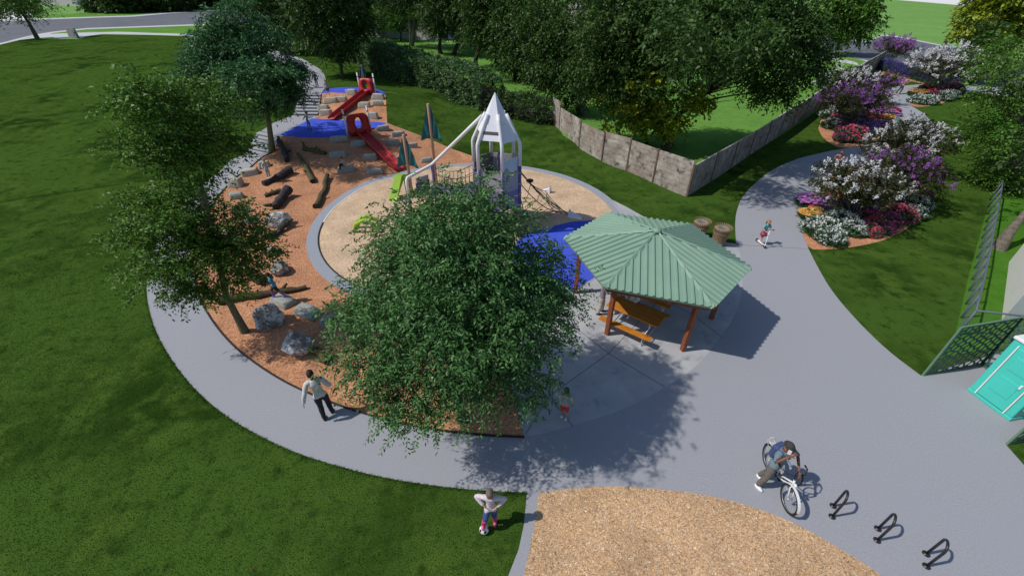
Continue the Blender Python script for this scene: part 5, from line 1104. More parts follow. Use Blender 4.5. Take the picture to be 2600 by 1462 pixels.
# stone slab monument top left
M_mon=mat('grey_monument_stone',(.30,.29,.31),.8,var=(.20,.19,.21),scale=1.5,detail=6)
c=G(190,98); tp_=V(183,78,c.y); r=thing('stone_monument','upright grey stone slab standing on the pavement circle at the top left','monument',c,-.25); hh=max(1.6,tp_.z-c.z); mb=MB(); mb.add([(-1.0,-.25,0),(1.0,-.25,0),(1.0,.25,0),(-1.0,.25,0),(-.95,-.1,hh*1.02),(.95,-.1,hh),(.95,.16,hh),(-.95,.16,hh*1.02)],[(3,2,1,0),(4,5,6,7),(0,1,5,4),(1,2,6,5),(2,3,7,6),(3,0,4,7)]); mb.build('slab',M_mon,r); mb=MB(); mb.box((0,-.23,hh*.55),(1.5,.05,hh*.5),M=Matrix.Rotation(.08,3,'X')); mb.build('face_panel',M_greyp,r)
# bed sign
M_sign=mat('pale_green_sign',(.42,.55,.48),.5); c=G(2262,337); r=thing('garden_sign','small pale green sign on two posts at the path side of the left flower bed','sign',c,.5); mb=MB(); mb.box((0,0,.95),(.7,.03,.62),M=Matrix.Rotation(-.3,3,'X')); mb.build('board',M_sign,r)
for x in(-.25,.25): mb=MB(); mb.tube([(x,.03,0),(x,.03,.95)],.02,6); mb.build('post',M_greyd,r)
# joints in the slab
mb=MB()
def joint(pts,w=.022):
    for a,b in zip(pts[:-1],pts[1:]):
        P1,P2=G(*a),G(*b); n=max(2,int((P2-P1).length/.8))
        q=[P1.lerp(P2,i/n) for i in range(n+1)]
        for x,y in zip(q[:-1],q[1:]): mb.beam(Vector((x.x,x.y,hz(x.x,x.y)-.004)),Vector((y.x,y.y,hz(y.x,y.y)-.004)),w,.016)
for pts in [[(1545,897),(1690,745)],[(1545,897),(1440,815)],[(1545,897),(1688,982)],[(1545,897),(1395,1005),(1335,1100)],[(1600,715),(1760,800),(1835,858)],[(1395,1005),(1455,1082)],[(1869,621),(2053,632)],[(1640,745),(1700,700)]]: joint(pts)
tag(mb.build('pavement_joints',mat('dark_joint',(.12,.125,.14),.9)),kind='structure')  # joints drawn as thin dark grey strips
# ============================================================ people
def pm(n,c,r=.8,var=None,sc=14): return mat(n,c,r,var=var or tuple(x*.78 for x in c),scale=sc,bump=.15,bscale=40)
SKIN=dict(light=mat('skin_light',(.58,.32,.22),.55),tan=mat('skin_tan',(.40,.20,.125),.55),dark=mat('skin_brown',(.19,.075,.045),.5))
M_eyew=mat('eye_white',(.75,.74,.72),.3); M_eyed=mat('eye_iris',(.02,.015,.012),.2); M_lip=mat('lip',(.33,.09,.08),.5)
CL={k:pm('cloth_'+k,c) for k,c in dict(cream=(.60,.60,.60),black=(.012,.013,.02),pinkwhite=(.66,.58,.66),navyblue=(.04,.075,.26),pinksock=(.62,.06,.22),greyblue=(.15,.22,.26),greytrouser=(.135,.125,.115),white=(.76,.77,.80),tealshirt=(.16,.38,.42),redpink=(.42,.06,.12),red=(.60,.035,.03),greytee=(.34,.34,.36),beige=(.45,.40,.35),blueshirt=(.02,.30,.58),darkcoat=(.035,.035,.05),denim=(.05,.10,.20),bluejacket=(.04,.08,.13),salmon=(.55,.23,.20),darktr=(.06,.05,.06),palegrey=(.42,.46,.48),khaki=(.25,.22,.19),purple=(.14,.12,.55),packblue=(.05,.08,.21),maroon=(.20,.09,.12),beanie=(.04,.04,.04)).items()}
HR={k:mat('hair_'+k,c,.6,var=tuple(x*.6 for x in c),scale=30,bump=.5,bscale=60) for k,c in dict(black=(.006,.006,.008),brown=(.06,.032,.018),blond=(.36,.22,.10),ginger=(.30,.14,.07),white=(.70,.70,.70),grey=(.20,.15,.13)).items()}
def striped(name,a,b,sc,axis='Z'):
    m=bpy.data.materials.new(name); m.use_nodes=True; N=m.node_tree.nodes; L=m.node_tree.links; w=N.new('ShaderNodeTexWave'); w.bands_direction=axis; w.inputs['Scale'].default_value=sc; t=N.new('ShaderNodeTexCoord'); L.new(t.outputs['Object'],w.inputs['Vector'])
    x=N.new('ShaderNodeMix'); x.data_type='RGBA'; x.inputs[6].default_value=(*a,1); x.inputs[7].default_value=(*b,1); L.new(w.outputs['Fac'],x.inputs[0]); L.new(x.outputs[2],N['Principled BSDF'].inputs['Base Color']); N['Principled BSDF'].inputs['Roughness'].default_value=.85; return m
CL['stripes']=striped('cloth_stripes',(.10,.08,.12),(.30,.27,.32),14); CL['legstripes']=striped('cloth_legstripes',(.16,.06,.16),(.35,.18,.35),22)
def skin_mesh(J,Ed,root_i,sub=2):
    me=bpy.data.meshes.new('b'); me.from_pydata([j[0] for j in J],Ed,[]); ob=bpy.data.objects.new('b',me); COL.objects.link(ob)
    md=ob.modifiers.new('s','SKIN'); md.use_smooth_shade=True; md.branch_smoothing=.6
    if not me.skin_vertices:
        bpy.context.view_layer.objects.active=ob; 
    for i,j in enumerate(J):
        r=j[1]; me.skin_vertices[0].data[i].radius=(r,r) if not hasattr(r,'__len__') else r
        me.skin_vertices[0].data[i].use_root=(i==root_i)
    sb=ob.modifiers.new('u','SUBSURF'); sb.levels=sub; sb.render_levels=sub
    bpy.context.view_layer.update(); dg=bpy.context.evaluated_depsgraph_get(); out=bpy.data.meshes.new_from_object(ob.evaluated_get(dg)); bpy.data.objects.remove(ob); bpy.data.meshes.remove(me); return out
def person(label,loc,rz,h,top,bottom,shoes,skin='light',hair='black',hairlen=0,sleeve=1,legl=1,pelvis=.53,lean=0,side=0,twist=0,RA=None,LA=None,RL=None,LL=None,head=(0,0),child=False,skirt=None,sock=None,jacket=None,hat=None,dz=0,group=None,cat='person'):
    """local frame: faces -Y, +X is the left of the body as seen from the front; lengths are fractions of the height"""
    root=thing('person',label,cat,(loc[0],loc[1],loc[2]+dz),rz,group); hs=1.18 if child else 1.0
    RA=RA or ((-.150,.02,.645),(-.165,-.04,.50)); LA=LA or ((.150,.02,.645),(.165,-.04,.50))
    RL=RL or ((-.055,-.012,.285),(-.058,.015,.045)); LL=LL or ((.055,-.012,.285),(.058,.015,.045))
    R=Matrix.Rotation(math.radians(lean),4,'X')@Matrix.Rotation(math.radians(side),4,'Y')@Matrix.Rotation(math.radians(twist),4,'Z')
    pv_=Vector((0,0,pelvis)); 
    def up(p): p=Vector(p)-Vector((0,0,.53)); return pv_+(R@p)
    sw=.092 if child else .105
    J=[(pv_,(.072,.060)),(up((0,.003,.62)),(.064,.050)),(up((0,0,.72)),(.078,.056)),(up((0,.004,.785)),(.066,.050)),(up((0,0,.83)),.030),(up((0,-.005,.875)),.030)]
    Ed=[(0,1),(1,2),(2,3),(3,4),(4,5)]; seg=['hip','torso','torso','torso','neck','head']
    def add(p,r,par,s): J.append((Vector(p),r)); seg.append(s); Ed.append((par,len(J)-1)); return len(J)-1
    for sg,A_,L_ in((-1,RA,RL),(1,LA,LL)):
        s=add(up((sg*sw,.004,.795)),.030,3,'uarm'); el=Vector(A_[0]); wr=Vector(A_[1])
        um=add((J[s][0]+el)/2,.027,s,'uarm'); e=add(el,.0215,um,'uarm'); m=add(el.lerp(wr,.4),.021,e,'farm'); w=add(wr,.0135,m,'farm')
        hp=add(pv_+Vector((sg*.05,0,-.035)),.056,0,'thigh'); kn=Vector(L_[0]); an=Vector(L_[1])
        th=add((pv_+Vector((sg*.05,0,-.035))).lerp(kn,.5),.047,hp,'thigh'); k=add(kn,.033,th,'thigh'); cf=add(kn.lerp(an,.38),.033,k,'calf'); a=add(an,.021,cf,'calf')
    J=[(p*h,(r[0]*h,r[1]*h) if hasattr(r,'__len__') else r*h) for p,r in J]
    me=skin_mesh(J,Ed,0); pts=np.array([tuple(p) for p,_ in J])
    n=len(me.vertices); co_=np.empty(n*3); me.vertices.foreach_get('co',co_); co_=co_.reshape(-1,3); nr=np.empty(n*3); me.vertices.foreach_get('normal',nr); nr=nr.reshape(-1,3)
    # nearest bone per vertex
    best=np.full(n,9e9); lab=np.zeros(n,int); par=np.zeros(n)
    for i,(a,b) in enumerate(Ed):
        A,B=pts[a],pts[b]; ab=B-A; t=np.clip(((co_-A)@ab)/(ab@ab),0,1); d=np.linalg.norm(co_-(A+t[:,None]*ab),axis=1); k=d<best; best[k]=d[k]; lab[k]=i; par[k]=t[k]
    seg_of=np.array([seg[b] for a,b in Ed],dtype='U8')[lab]
    upax=np.array(tuple(R.to_3x3()@Vector((0,0,1)))); hh_=((co_-np.array(tuple(pv_))*h)@upax)/h
    seg_of[(hh_>-.055)&(hh_<.045)&((seg_of=='thigh')|(seg_of=='torso'))&(np.hypot(co_[:,0],co_[:,1]-pv_.y*h)<.13*h)]='hip'
    seg_of[(seg_of=='neck')&(hh_<.295)]='torso'
    faces=[tuple(p.vertices) for p in me.polygons]; bpy.data.meshes.remove(me)
    mb=MB(); mb.add([Vector(c) for c in co_],faces,True)
    # head
    hc=up((0,-.008,.932 if not child else .925))*h; Hr=R.to_3x3()@Matrix.Rotation(math.radians(head[0]),3,'Z')@Matrix.Rotation(math.radians(head[1]),3,'X')
    r=(.048*h*hs,.060*h*hs,.070*h*hs); HM=Matrix.Translation(hc)@Hr.to_4x4()
    bm=bmesh.new(); bmesh.ops.create_uvsphere(bm,u_segments=20,v_segments=14,radius=1)
    for v in bm.verts:
        x,y,z=v.co; jaw=1-.28*max(0,-z)**1.3; x*=jaw; y*=(1-.10*max(0,-z)); 
        if y<0: y-=.16*math.exp(-((x/.16)**2+((z+.12)/.20)**2)); y+=.07*math.exp(-(((abs(x)-.38)/.2)**2+((z-.10)/.15)**2)); y-=.06*math.exp(-((x/.25)**2+((z+.45)/.10)**2)); y-=.05*math.exp(-((x/.25)**2+((z+.80)/.15)**2))
        v.co=Vector((x*r[0],y*r[1],z*r[2]))
    mb.bm(bm,HM,True)
    for sg in(-1,1):
        mb.ball(HM@Vector((sg*r[0]*.99,r[1]*.05,-r[2]*.02)),(r[0]*.14,r[1]*.22,r[2]*.26),M=Hr,seg=8,rings=6)
    for sg in(-1,1):
        mb.mi=1; mb.ball(HM@Vector((sg*r[0]*.38,-r[1]*.86,r[2]*.08)),(r[0]*.17,r[1]*.08,r[2]*.075),M=Hr,seg=8,rings=6)
        mb.mi=2; mb.ball(HM@Vector((sg*r[0]*.38,-r[1]*.93,r[2]*.08)),(r[0]*.075,r[1]*.03,r[2]*.06),M=Hr,seg=8,rings=6)
    mb.mi=3; mb.ball(HM@Vector((0,-r[1]*.96,-r[2]*.45)),(r[0]*.26,r[1]*.06,r[2]*.05),M=Hr,seg=8,rings=6); mb.mi=0
    # hands
    for sg,A_ in((-1,RA),(1,LA)):
        el=Vector(A_[0])*h; wr=Vector(A_[1])*h; d=(wr-el).normalized(); inn=Vector((-sg,0,0)); inn=(inn-d*inn.dot(d)); inn=inn.normalized() if inn.length>.1 else d.orthogonal().normalized(); sd=d.cross(inn).normalized()
        pc=wr+d*.030*h; M3=Matrix((inn,sd,d)).transposed(); mb.ball(pc,(.010*h,.021*h,.032*h),M=M3,seg=10,rings=8)
        for q,(of,ln) in enumerate([(-.016,.036),(-.0055,.042),(.005,.039),(.015,.031)]):
            s=pc+sd*of*h+d*.022*h; mb.tube([s,s+d*ln*.45*h+inn*.002*h,s+d*ln*.8*h+inn*.008*h,s+d*ln*h+inn*.018*h],[.0058*h,.0055*h,.005*h,.0038*h],6)
        s=pc-sd*.016*h-d*.012*h; mb.tube([s,s-sd*.016*h+d*.014*h,s-sd*.018*h+d*.032*h+inn*.006*h],[.0068*h,.0062*h,.0045*h],6)
    mb.build('body',[SKIN[skin],M_eyew,M_eyed,M_lip],root)
    # garments: body faces pushed outward
    def garment(name,test,m,off,wob=.25):
        vm=np.array([test(i) for i in range(n)]); idx=-np.ones(n,int); fs=[f for f in faces if all(vm[i] for i in f)]; used=sorted({i for f in fs for i in f})
        if not used: return None
        for j,i in enumerate(used): idx[i]=j
        w=1+wob*np.sin(co_[used,2]/h*60+co_[used,0]/h*40); v=co_[used]+nr[used]*off*h*w[:,None]
        g=MB(); g.add([Vector(q) for q in v],[tuple(idx[i] for i in f) for f in fs],True); o=g.build(name,m,root); md=o.modifiers.new('t','SOLIDIFY'); md.thickness=.006*h; md.offset=1; return o
    sl=lambda i: seg_of[i] in('torso','hip') or seg_of[i]=='uarm' or (seg_of[i]=='farm' and (sleeve>=2 or (sleeve==1.5 and par[i]<.5 and lab[i]>=0 and False)))
    slv={0:lambda i: seg_of[i] in('torso','hip'),1:lambda i: seg_of[i] in('torso','hip','uarm'),2:lambda i: seg_of[i] in('torso','hip','uarm','farm')}[sleeve]
    leg=(lambda i: seg_of[i] in('hip','thigh','calf')) if legl==1 else (lambda i: seg_of[i] in('hip','thigh'))
    garment('trousers' if legl==1 else 'shorts',leg,bottom,.006 if not skirt else .003)
    garment('shirt' if not jacket else 'shirt',slv,top,.0085)
    if jacket: garment('jacket',lambda i: seg_of[i] in('torso','hip','uarm','farm') and not (nr[i][1]<-.6 and abs(co_[i][0])<.035*h and seg_of[i] in('torso','hip')),jacket,.015)
    if sock: garment('socks',lambda i: seg_of[i]=='calf',sock,.007)
    if skirt:
        m,l=skirt; g=MB(); p=pv_*h; g.lathe([(.078*h,.03*h),(.085*h,0),(.10*h,-l*.5*h),(.125*h,-l*h),(.120*h,-l*h),(.08*h,.0)],24,Matrix.Translation(p),cap=False); g.build('skirt',m,root)
    for sg,L_ in((-1,RL),(1,LL)):
        an=Vector(L_[1])*h; g=MB(); bm=bmesh.new(); bmesh.ops.create_uvsphere(bm,u_segments=14,v_segments=8,radius=1)
        for v in bm.verts:
            v.co=Vector((v.co.x*.030*h,v.co.y*.068*h,max(v.co.z,-.45)*(.034*h)*(1 if v.co.y>0 else 1+.35*v.co.y)))
        g.bm(bm,Matrix.Translation(Vector((an.x,an.y-.030*h,an.z-.028*h))),True); g.build('shoe',shoes,root)
    # hair or hat
    if hat is None:
        bm=bmesh.new(); bmesh.ops.create_uvsphere(bm,u_segments=22,v_segments=16,radius=1); kill=[]
        for v in bm.verts:
            x,y,z=v.co; lim=.35 if y<-.3 else (-.15 if y<.2 else -.55)
            s=1.13+.03*math.sin(9*x+7*z+5*y)
            if z<lim: kill.append(v)
            v.co=Vector((x*r[0]*s,y*r[1]*s+.004*h,z*r[2]*s))
        bmesh.ops.delete(bm,geom=kill,context='VERTS'); g=MB(); g.bm(bm,HM,True)
        if hairlen:
            a=HM@Vector((0,r[1]*.85,r[2]*.1)); g.tube([a,HM@Vector((0,r[1]*1.35,-r[2]*.4)),HM@Vector((0,r[1]*1.25,-r[2]*(1+hairlen)))],[r[0]*.55,r[0]*.62,r[0]*.25],10)
        o=g.build('hair',HR[hair],root); md=o.modifiers.new('t','SOLIDIFY'); md.thickness=.012*h; md.offset=-1
    else:
        bm=bmesh.new(); bmesh.ops.create_uvsphere(bm,u_segments=22,v_segments=16,radius=1); bmesh.ops.delete(bm,geom=[v for v in bm.verts if v.co.z<(.18 if v.co.y<0 else .0)],context='VERTS')
        for v in bm.verts: v.co=Vector((v.co.x*r[0]*1.16,v.co.y*r[1]*1.14,v.co.z*r[2]*1.18))
        g=MB(); g.bm(bm,HM,True); g.tube([HM@Vector((r[0]*1.17*math.cos(t),r[1]*1.15*math.sin(t),r[2]*(.16+.0*math.sin(t)))) for t in np.linspace(0,2*math.pi,20)[:-1]],.010*h,6,closed=True); g.build('beanie',hat,root)
    root['_h']=h; del root['_h']
    return root,HM,up
S_black=mat('black_shoe',(.012,.012,.014),.4); S_white=mat('white_shoe',(.75,.76,.78),.5); S_brown=mat('brown_shoe',(.08,.05,.03),.5); S_purp=mat('purple_shoe',(.16,.10,.60),.5); S_pink=mat('pink_shoe',(.62,.06,.20),.5)
rad=math.radians
person('man in white sweater and black trousers seen from behind on the path edge',G(832,1053),rad(205),1.78,CL['cream'],CL['black'],S_black,'light','black',0,2,1,lean=8,side=4,RA=((-.185,.03,.67),(-.12,-.09,.62)),LA=((.19,.06,.655),(.24,.07,.50)),RL=((-.065,-.06,.29),(-.075,-.02,.045)),LL=((.05,.0,.285),(.05,.085,.05)))
g=G(1248,1327)
person('child in a pale pink shirt standing with one foot on a football, hands on hips',g,rad(-4),1.42,CL['pinkwhite'],CL['navyblue'],S_pink,'light','grey',0,2,0.5,child=True,sock=CL['pinksock'],head=(0,22),RA=((-.235,.05,.73),(-.115,-.03,.63)),LA=((.235,.05,.70),(.115,-.03,.61)),RL=((-.075,-.13,.36),(-.115,-.115,.195)),LL=((.055,-.01,.285),(.06,.02,.045)))
bp=Vector((g.x-.16,g.y-.19,.11)); 
def ball():
    bm=bmesh.new(); bmesh.ops.create_icosphere(bm,subdivisions=4,radius=.11); ico=bmesh.new(); bmesh.ops.create_icosphere(ico,subdivisions=1,radius=1); ax=[v.co.normalized() for v in ico.verts]; ico.free()
    me=bpy.data.meshes.new('ball'); 
    for f in bm.faces:
        c=f.calc_center_median().normalized(); f.material_index=1 if max(c.dot(a) for a in ax)>.955 else 0; f.smooth=True
    bm.to_mesh(me); bm.free(); o=link('football',me,[mat('ball_white',(.78,.78,.78),.4),mat('ball_black',(.015,.015,.018),.4)]); o.location=bp; tag(o,'black and white football under the foot of the child in pale pink','football')
ball()
person('child in red shorts standing on the patio beside the big tree',G(1431,1062),rad(165),1.28,CL['greytee'],CL['red'],S_white,'tan','black',0,1,0.5,child=True,head=(10,10),RL=((-.05,-.01,.28),(-.05,.03,.045)),LL=((.05,-.03,.28),(.05,-.02,.045)))
g=G(1929,620)
person('girl in a teal shirt and pink skirt riding a kick scooter toward the viewer',g,rad(6),1.32,CL['tealshirt'],CL['redpink'],S_white,'light','blond',.8,1,0.5,child=True,lean=4,skirt=(CL['redpink'],.14),head=(0,5),RA=((-.145,-.06,.66),(-.15,-.20,.66)),LA=((.145,-.06,.66),(.15,-.20,.66)),RL=((-.04,-.03,.32),(-.03,-.03,.12)),LL=((.05,.03,.33),(.035,.10,.12)),dz=0)
def scooter(c,rz):
    r=thing('kick_scooter','white kick scooter under the girl in the teal shirt','scooter',c,rz); mb=MB(); mb.box((0,.02,.10),(.11,.46,.025),bev=.01); mb.build('deck',S_white,r)
    for y in(-.36,.30):
        mb=MB(); mb.tube([(-.018,y,.08),(.018,y,.08)],.08,20,smooth=False); mb.build('wheel',M_black,r)
    mb=MB(); mb.tube([(0,-.22,.10),(0,-.34,.16),(0,-.33,.3),(0,-.27,.92)],.02,10); mb.tube([(0,-.36,.08),(0,-.34,.2)],.028,8); mb.build('stem',S_white,r)
    mb=MB(); mb.tube([(-.22,-.27,.92),(.22,-.27,.92)],.014,8); hb=mb.build('handlebar',M_black,r)
    for s in(-1,1): mb=MB(); mb.tube([(s*.13,-.27,.92),(s*.23,-.27,.92)],.02,8); mb.build('grip',M_black,hb)
scooter(g+Vector((0,-.02,0)),rad(6))
person('person in striped shirt and beige trousers standing at the picnic table',G(1523,795),rad(80),1.74,CL['stripes'],CL['beige'],S_black,'tan','brown',0,1,1,lean=6,RA=((-.14,-.08,.66),(-.12,-.22,.62)),LA=((.14,-.08,.66),(.12,-.22,.62)),LL=((.06,-.04,.285),(.07,-.04,.045)),RL=((-.055,.0,.285),(-.06,.05,.045)))
fx=Vector((math.cos(rz),math.sin(rz),0)) if False else Vector((math.cos(math.atan2(e2.y-e1.y,e2.x-e1.x)),math.sin(math.atan2(e2.y-e1.y,e2.x-e1.x)),0)); nx=Vector((-fx.y,fx.x,0))
sp=TBL-fx*.45+nx*.80
SIT=dict(pelvis=.29,RL=((-.06,-.24,.29),(-.06,-.22,.045)),LL=((.06,-.24,.29),(.06,-.25,.045)),RA=((-.14,-.05,.42),(-.08,-.20,.43)),LA=((.14,-.05,.42),(.08,-.20,.43)))
person('person in pale blue clothes seated at the near picnic table, mostly under the roof',sp,math.atan2(fx.y,fx.x),1.66,CL['white'],CL['palegrey'],S_white,'light','brown',0,2,1,lean=6,**SIT)
g=G(713,768)
person('child in a bright blue shirt striding across the flat grey slab',(g.x,g.y,g.z+.25),rad(-75),1.22,CL['blueshirt'],CL['black'],S_purp,'tan','black',1.0,1,0.5,child=True,lean=7,sock=CL['legstripes'],pelvis=.50,head=(-10,5),RA=((-.13,-.09,.66),(-.12,-.17,.55)),LA=((.14,.03,.64),(.14,-.05,.50)),RL=((-.05,-.15,.30),(-.05,-.13,.045)),LL=((.05,.08,.29),(.05,.22,.08)))
g=G(688,464)
person('child in white balancing on the long charcoal log',(g.x,g.y,g.z+.30),rad(55),1.2,CL['palegrey'],CL['palegrey'],S_white,'light','grey',0,2,1,child=True,head=(0,12),lean=6,RA=((-.17,.0,.68),(-.20,-.12,.60)),LA=((.16,.05,.66),(.13,-.06,.62)))
g=G(878,436)
person('small child in white shirt and black trousers sitting on a stone block',(g.x,g.y,g.z-.0),rad(-60),1.12,CL['greytee'],CL['black'],S_brown,'tan','brown',0,1,1,child=True,dz=.12,pelvis=.32,lean=10,RL=((-.09,-.20,.36),(-.10,-.30,.16)),LL=((.10,-.19,.34),(.12,-.31,.14)),RA=((-.14,-.02,.46),(-.12,-.14,.36)),LA=((.14,.02,.46),(.16,-.05,.32)))
person('child in a grey top running across the middle blue terrace',G(786,329),rad(110),1.32,CL['greyblue'],CL['khaki'],S_black,'tan','brown',0,2,1,child=True,lean=8,RA=((-.16,-.12,.69),(-.16,-.27,.70)),LA=((.16,.09,.68),(.18,.17,.58)),LL=((.05,-.08,.30),(.05,-.05,.05)),RL=((-.05,.02,.29),(-.05,.09,.06)))
g=G(838,256)
person('boy in grey t-shirt and dark shorts standing on a stone block',(g.x,g.y,g.z+.42),rad(25),1.25,CL['greytee'],CL['denim'],S_white,'light','ginger',0,1,0.5,child=True,head=(-15,12),side=-5,RA=((-.15,.03,.65),(-.15,-.05,.50)),LA=((.16,.02,.65),(.18,-.04,.51)))
w0=G(780,224); b0=G(806,222)
person('woman in a dark jacket and pale dress holding hands with a boy',w0,rad(15),1.68,CL['white'],CL['white'],S_brown,'tan','black',0,2,0.5,skirt=(CL['white'],.30),jacket=CL['darkcoat'],head=(20,0),LA=((.15,.02,.645),(.20,-.02,.50)))
person('boy in a dark jacket and grey trousers holding hands with a woman',b0,rad(10),1.35,CL['darkcoat'],CL['greytee'],S_black,'tan','brown',0,2,1,child=True,jacket=CL['darkcoat'],head=(-10,0),RA=((-.16,.02,.66),(-.23,-.01,.56)))
person('white-haired man in a blue jacket standing behind the upper slide',G(926,214),rad(-5),1.74,CL['greytee'],CL['khaki'],S_brown,'light','white',0,2,1,jacket=CL['bluejacket'],head=(-15,0))
rt_,HM,_=person('person in a salmon shirt and dark trousers striding along the garden path near the road',G(2281,239),rad(60),1.68,CL['salmon'],CL['darktr'],S_brown,'light','brown',.6,1,1,lean=20,RL=((-.05,-.07,.30),(-.05,-.03,.05)),LL=((.05,.04,.29),(.05,.13,.07)),RA=((-.13,-.12,.67),(-.10,-.22,.72)),LA=((.15,-.02,.64),(.14,-.12,.55)))
mb=MB(); mb.box((0,.13,1.18),(.24,.14,.36),bev=.04); mb.build('backpack',CL['white'],rt_)
person('runner in a dark sleeveless top on the path behind the front flower bed',G(2112,446),rad(-15),1.72,CL['maroon'],CL['black'],S_black,'tan','brown',0,0,0.5,lean=6,side=-4,RA=((-.17,.05,.66),(-.14,-.09,.66)),LA=((.16,-.02,.65),(.13,-.15,.68)),LL=((.05,-.12,.32),(.05,-.02,.08)))
# --- bicycle and rider
M_bw=mat('white_bike_paint',(.72,.73,.75),.3,spec=.6); M_tyre=mat('black_tyre',(.012,.012,.013),.7)
bc=G(2016,1306); bc=Vector((bc.x-.13,bc.y+.20,0)); print('bike',bc, 'feet',G(1932,1243),G(1951,1232),'bar V',V(2015,1208,bc.y+.1))
bk=thing('bicycle','white city bicycle with black tyres held by the man on the phone','bicycle',bc,rad(-4)) 
def wheel(y,name):
    r=thing('x','x','x'); bpy.data.objects.remove(r)
    w=MB(); w.tube([(0,y+.33*math.cos(t),.34+.33*math.sin(t)) for t in np.linspace(0,2*math.pi,41)[:-1]],.030,8,closed=True); o=w.build('wheel',M_tyre,bk)
    w=MB(); w.tube([(0,y+.305*math.cos(t),.34+.305*math.sin(t)) for t in np.linspace(0,2*math.pi,41)[:-1]],.008,6,closed=True); w.build('rim',M_steel,o)
    w=MB()
    for t in np.linspace(0,2*math.pi,25)[:-1]: w.tube([((.02 if int(t*4)%2 else -.02),y,.34),(0,y+.305*math.cos(t),.34+.305*math.sin(t))],.0016,4,cap=False)
    w.tube([(-.06,y,.34),(.06,y,.34)],.022,10); w.build('spokes',M_steel,o)
wheel(0,'front'); wheel(1.08,'rear')
mb=MB(); hd=(0,.17,.86); bb=(0,.62,.29); st=(0,.78,.80)
mb.tube([(0,.13,.66),hd],.024,10); mb.tube([(0,.15,.78),(0,.45,.52),bb],.020,10); mb.tube([(0,.14,.69),(0,.42,.42),bb],.020,10); mb.tube([bb,st],.018,10)
for s in(-1,1): mb.tube([(0,.75,.72),(s*.05,.95,.5),(s*.06,1.08,.34)],.010,8); mb.tube([bb,(s*.06,1.08,.34)],.010,8)
mb.build('frame',M_bw,bk)
mb=MB(); mb.tube([(0,.13,.66),(.0,.125,.70)],.03,8)
for s in(-1,1): mb.tube([(0,.12,.70),(s*.05,.11,.66),(s*.055,.05,.50),(s*.055,0,.34)],.013,8)
mb.build('fork',M_bw,bk)
mb=MB()
for y0,a0,a1 in ((0,15,170),(1.08,5,150)):
    pr=[]; 
    for t in np.linspace(rad(a0),rad(a1),14): pr.append((y0+ .375*math.cos(t+ (rad(0))),.34+.375*math.sin(t)))
    for (y1,z1),(y2,z2) in zip(pr[:-1],pr[1:]): mb.beam((0,y1,z1),(0,y2,z2),.062,.006,up=(0,(y1-y0),(z1-.34)))
mb.build('mudguard',M_bw,bk)
mb=MB(); mb.tube([hd,(0,.19,1.0)],.014,8); mb.tube([(-.30,.42,1.04),(-.29,.33,1.05),(-.20,.22,1.03),(0,.17,1.0),(.20,.22,1.03),(.29,.33,1.05),(.30,.42,1.04)],.013,10); hb=mb.build('handlebar',M_black,bk)
for s in(-1,1): mb=MB(); mb.tube([(s*.295,.34,1.05),(s*.302,.46,1.04)],.020,8); mb.build('grip',M_black,hb)
mb=MB(); mb.ball((0,.84,.90),(.085,.14,.045)); mb.tube([st,(0,.80,.88)],.014,8); mb.build('saddle',M_black,bk)
mb=MB(); 
for s in(-1,1): mb.tube([(s*.06,.88,.74),(s*.06,1.35,.74),(s*.06,1.37,.70),(s*.05,1.08,.36)],.008,6)
for y in(.95,1.1,1.25): mb.tube([(-.06,y,.745),(.06,y,.745)],.007,6)
for y in (1.15,1.32): mb.tube([(-.07,y,.745),(-.06,y,.86),(.06,y,.86),(.07,y,.745)],.007,6)
mb.build('rear_rack',M_bw,bk)
mb=MB(); mb.tube([(-.07,.62,.29),(.07,.62,.29)],.02,8); mb.tube([(.07,.62,.29),(.085,.62,.12)],.010,6); mb.tube([(-.07,.62,.29),(-.085,.62,.46)],.010,6); mb.tube([(.04,.62,.29),(.05,.62,.29)],.09,20)
for x,z in((.12,.12),(-.12,.46)): mb.box((x,.62,z),(.10,.07,.02))
mb.build('cranks',M_black,bk)
mb=MB(); mb.tube([(.16,.26+.20*math.cos(t)*.6,.78+.20*math.sin(t)) for t in np.linspace(0,2*math.pi,21)[:-1]],.017,7,closed=True); mb.build('black_ring',M_tyre,bk)  # plain black ring beside the head tube, its use unidentified
mb=MB(); mb.ball((0,.08,.80),(.035,.05,.035)); mb.build('front_lamp',M_bw,bk)
hx,hy=bc.x,bc.y
c0=G(1945,1240); c0=Vector((c0.x+.02,c0.y+.15,0)); rzc=rad(22); inv=Matrix.Rotation(-rzc,3,'Z'); grip=inv@(Vector((hx+.06,hy+.24,1.06))-c0)/1.80; print('grip rel',grip)
rt_,HM,up_=person('man in a grey beanie with blue backpack, phone at his ear, beside the bicycle',c0,rzc,1.80,CL['greyblue'],CL['greytrouser'],S_white,'dark','black',0,1,1,lean=3,side=-3,pelvis=.515,hat=CL['beanie'],head=(-8,10),RA=((-.185,-.06,.705),(-.085,-.115,.855)),LA=((.20,-.08,.67),tuple(grip+Vector((0,0,.03)))),RL=((-.10,-.03,.275),(-.14,.0,.045)),LL=((.03,.02,.275),(.0,.10,.045)))
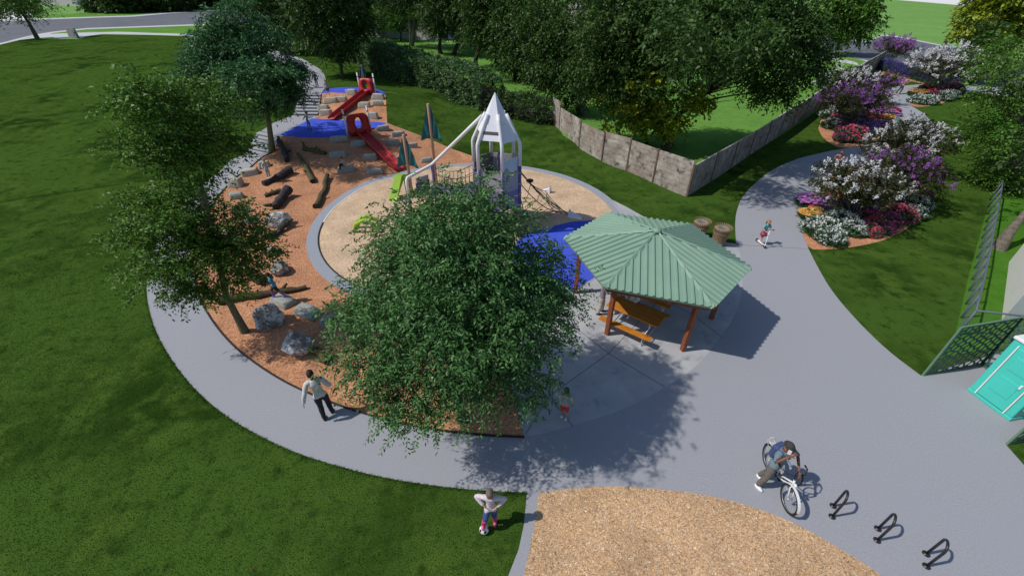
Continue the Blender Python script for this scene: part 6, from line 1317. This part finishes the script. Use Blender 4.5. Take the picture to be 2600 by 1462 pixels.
pc=up_((0,.085,.71))*1.8; mb=MB(); mb.box(pc,(.30,.16,.44),M=Matrix.Rotation(rad(3),3,'X')@Matrix.Rotation(rad(-3),3,'Y'),bev=.05); bpk=mb.build('backpack',CL['packblue'],rt_)
mb=MB()
for s in(-1,1): mb.tube([up_((s*.065,.06,.81))*1.8,up_((s*.07,-.01,.845))*1.8,up_((s*.075,-.075,.77))*1.8,up_((s*.08,-.06,.66))*1.8,up_((s*.08,.05,.62))*1.8],.020,6,flat=.5)
mb.build('strap',CL['packblue'],bpk)
ph=thing('mobile_phone','white mobile phone held to the ear of the man in the beanie','phone',Matrix.Translation(c0)@Matrix.Rotation(rzc,4,'Z')@(Vector((-.078,-.085,.90))*1.8),rzc+.5); mb=MB(); mb.box((0,0,0),(.012,.07,.145),bev=.004); mb.build('case',M_bw,ph); mb=MB(); mb.box((.0075,0,0),(.002,.062,.13)); mb.build('screen',M_glass,ph)
# ============================================================ camera, sun, sky
cam=bpy.data.cameras.new('camera'); co=bpy.data.objects.new('camera',cam); COL.objects.link(co)
co.location=(0,0,H); co.rotation_euler=(math.pi/2-TH,0,0); cam.sensor_width=36; cam.lens=36*F/2600; cam.clip_end=6000; cam.clip_start=.1
SC.camera=co
el=math.radians(50); az_dir=Vector((-math.cos(el)*math.cos(math.radians(9)),-math.cos(el)*math.sin(math.radians(9)),math.sin(el)))
sl=bpy.data.lights.new('sun','SUN'); sl.energy=SUN_E; sl.angle=math.radians(.9); sl.color=(1,.93,.84)
so=bpy.data.objects.new('sun',sl); COL.objects.link(so); so.rotation_euler=az_dir.to_track_quat('Z','Y').to_euler()
w=bpy.data.worlds.new('World'); SC.world=w; w.use_nodes=True; nt=w.node_tree
sky=nt.nodes.new('ShaderNodeTexSky'); sky.sky_type='NISHITA'; sky.sun_disc=False; sky.sun_elevation=el
sky.sun_rotation=math.atan2(az_dir.x,az_dir.y); sky.air_density=1; sky.dust_density=.6
nt.links.new(sky.outputs[0],nt.nodes['Background'].inputs[0]); nt.nodes['Background'].inputs[1].default_value=SKY_E
SC.view_settings.view_transform='Standard'; SC.view_settings.look='None'; SC.view_settings.exposure=EXPO; SC.view_settings.gamma=1
SC.render.engine='CYCLES'
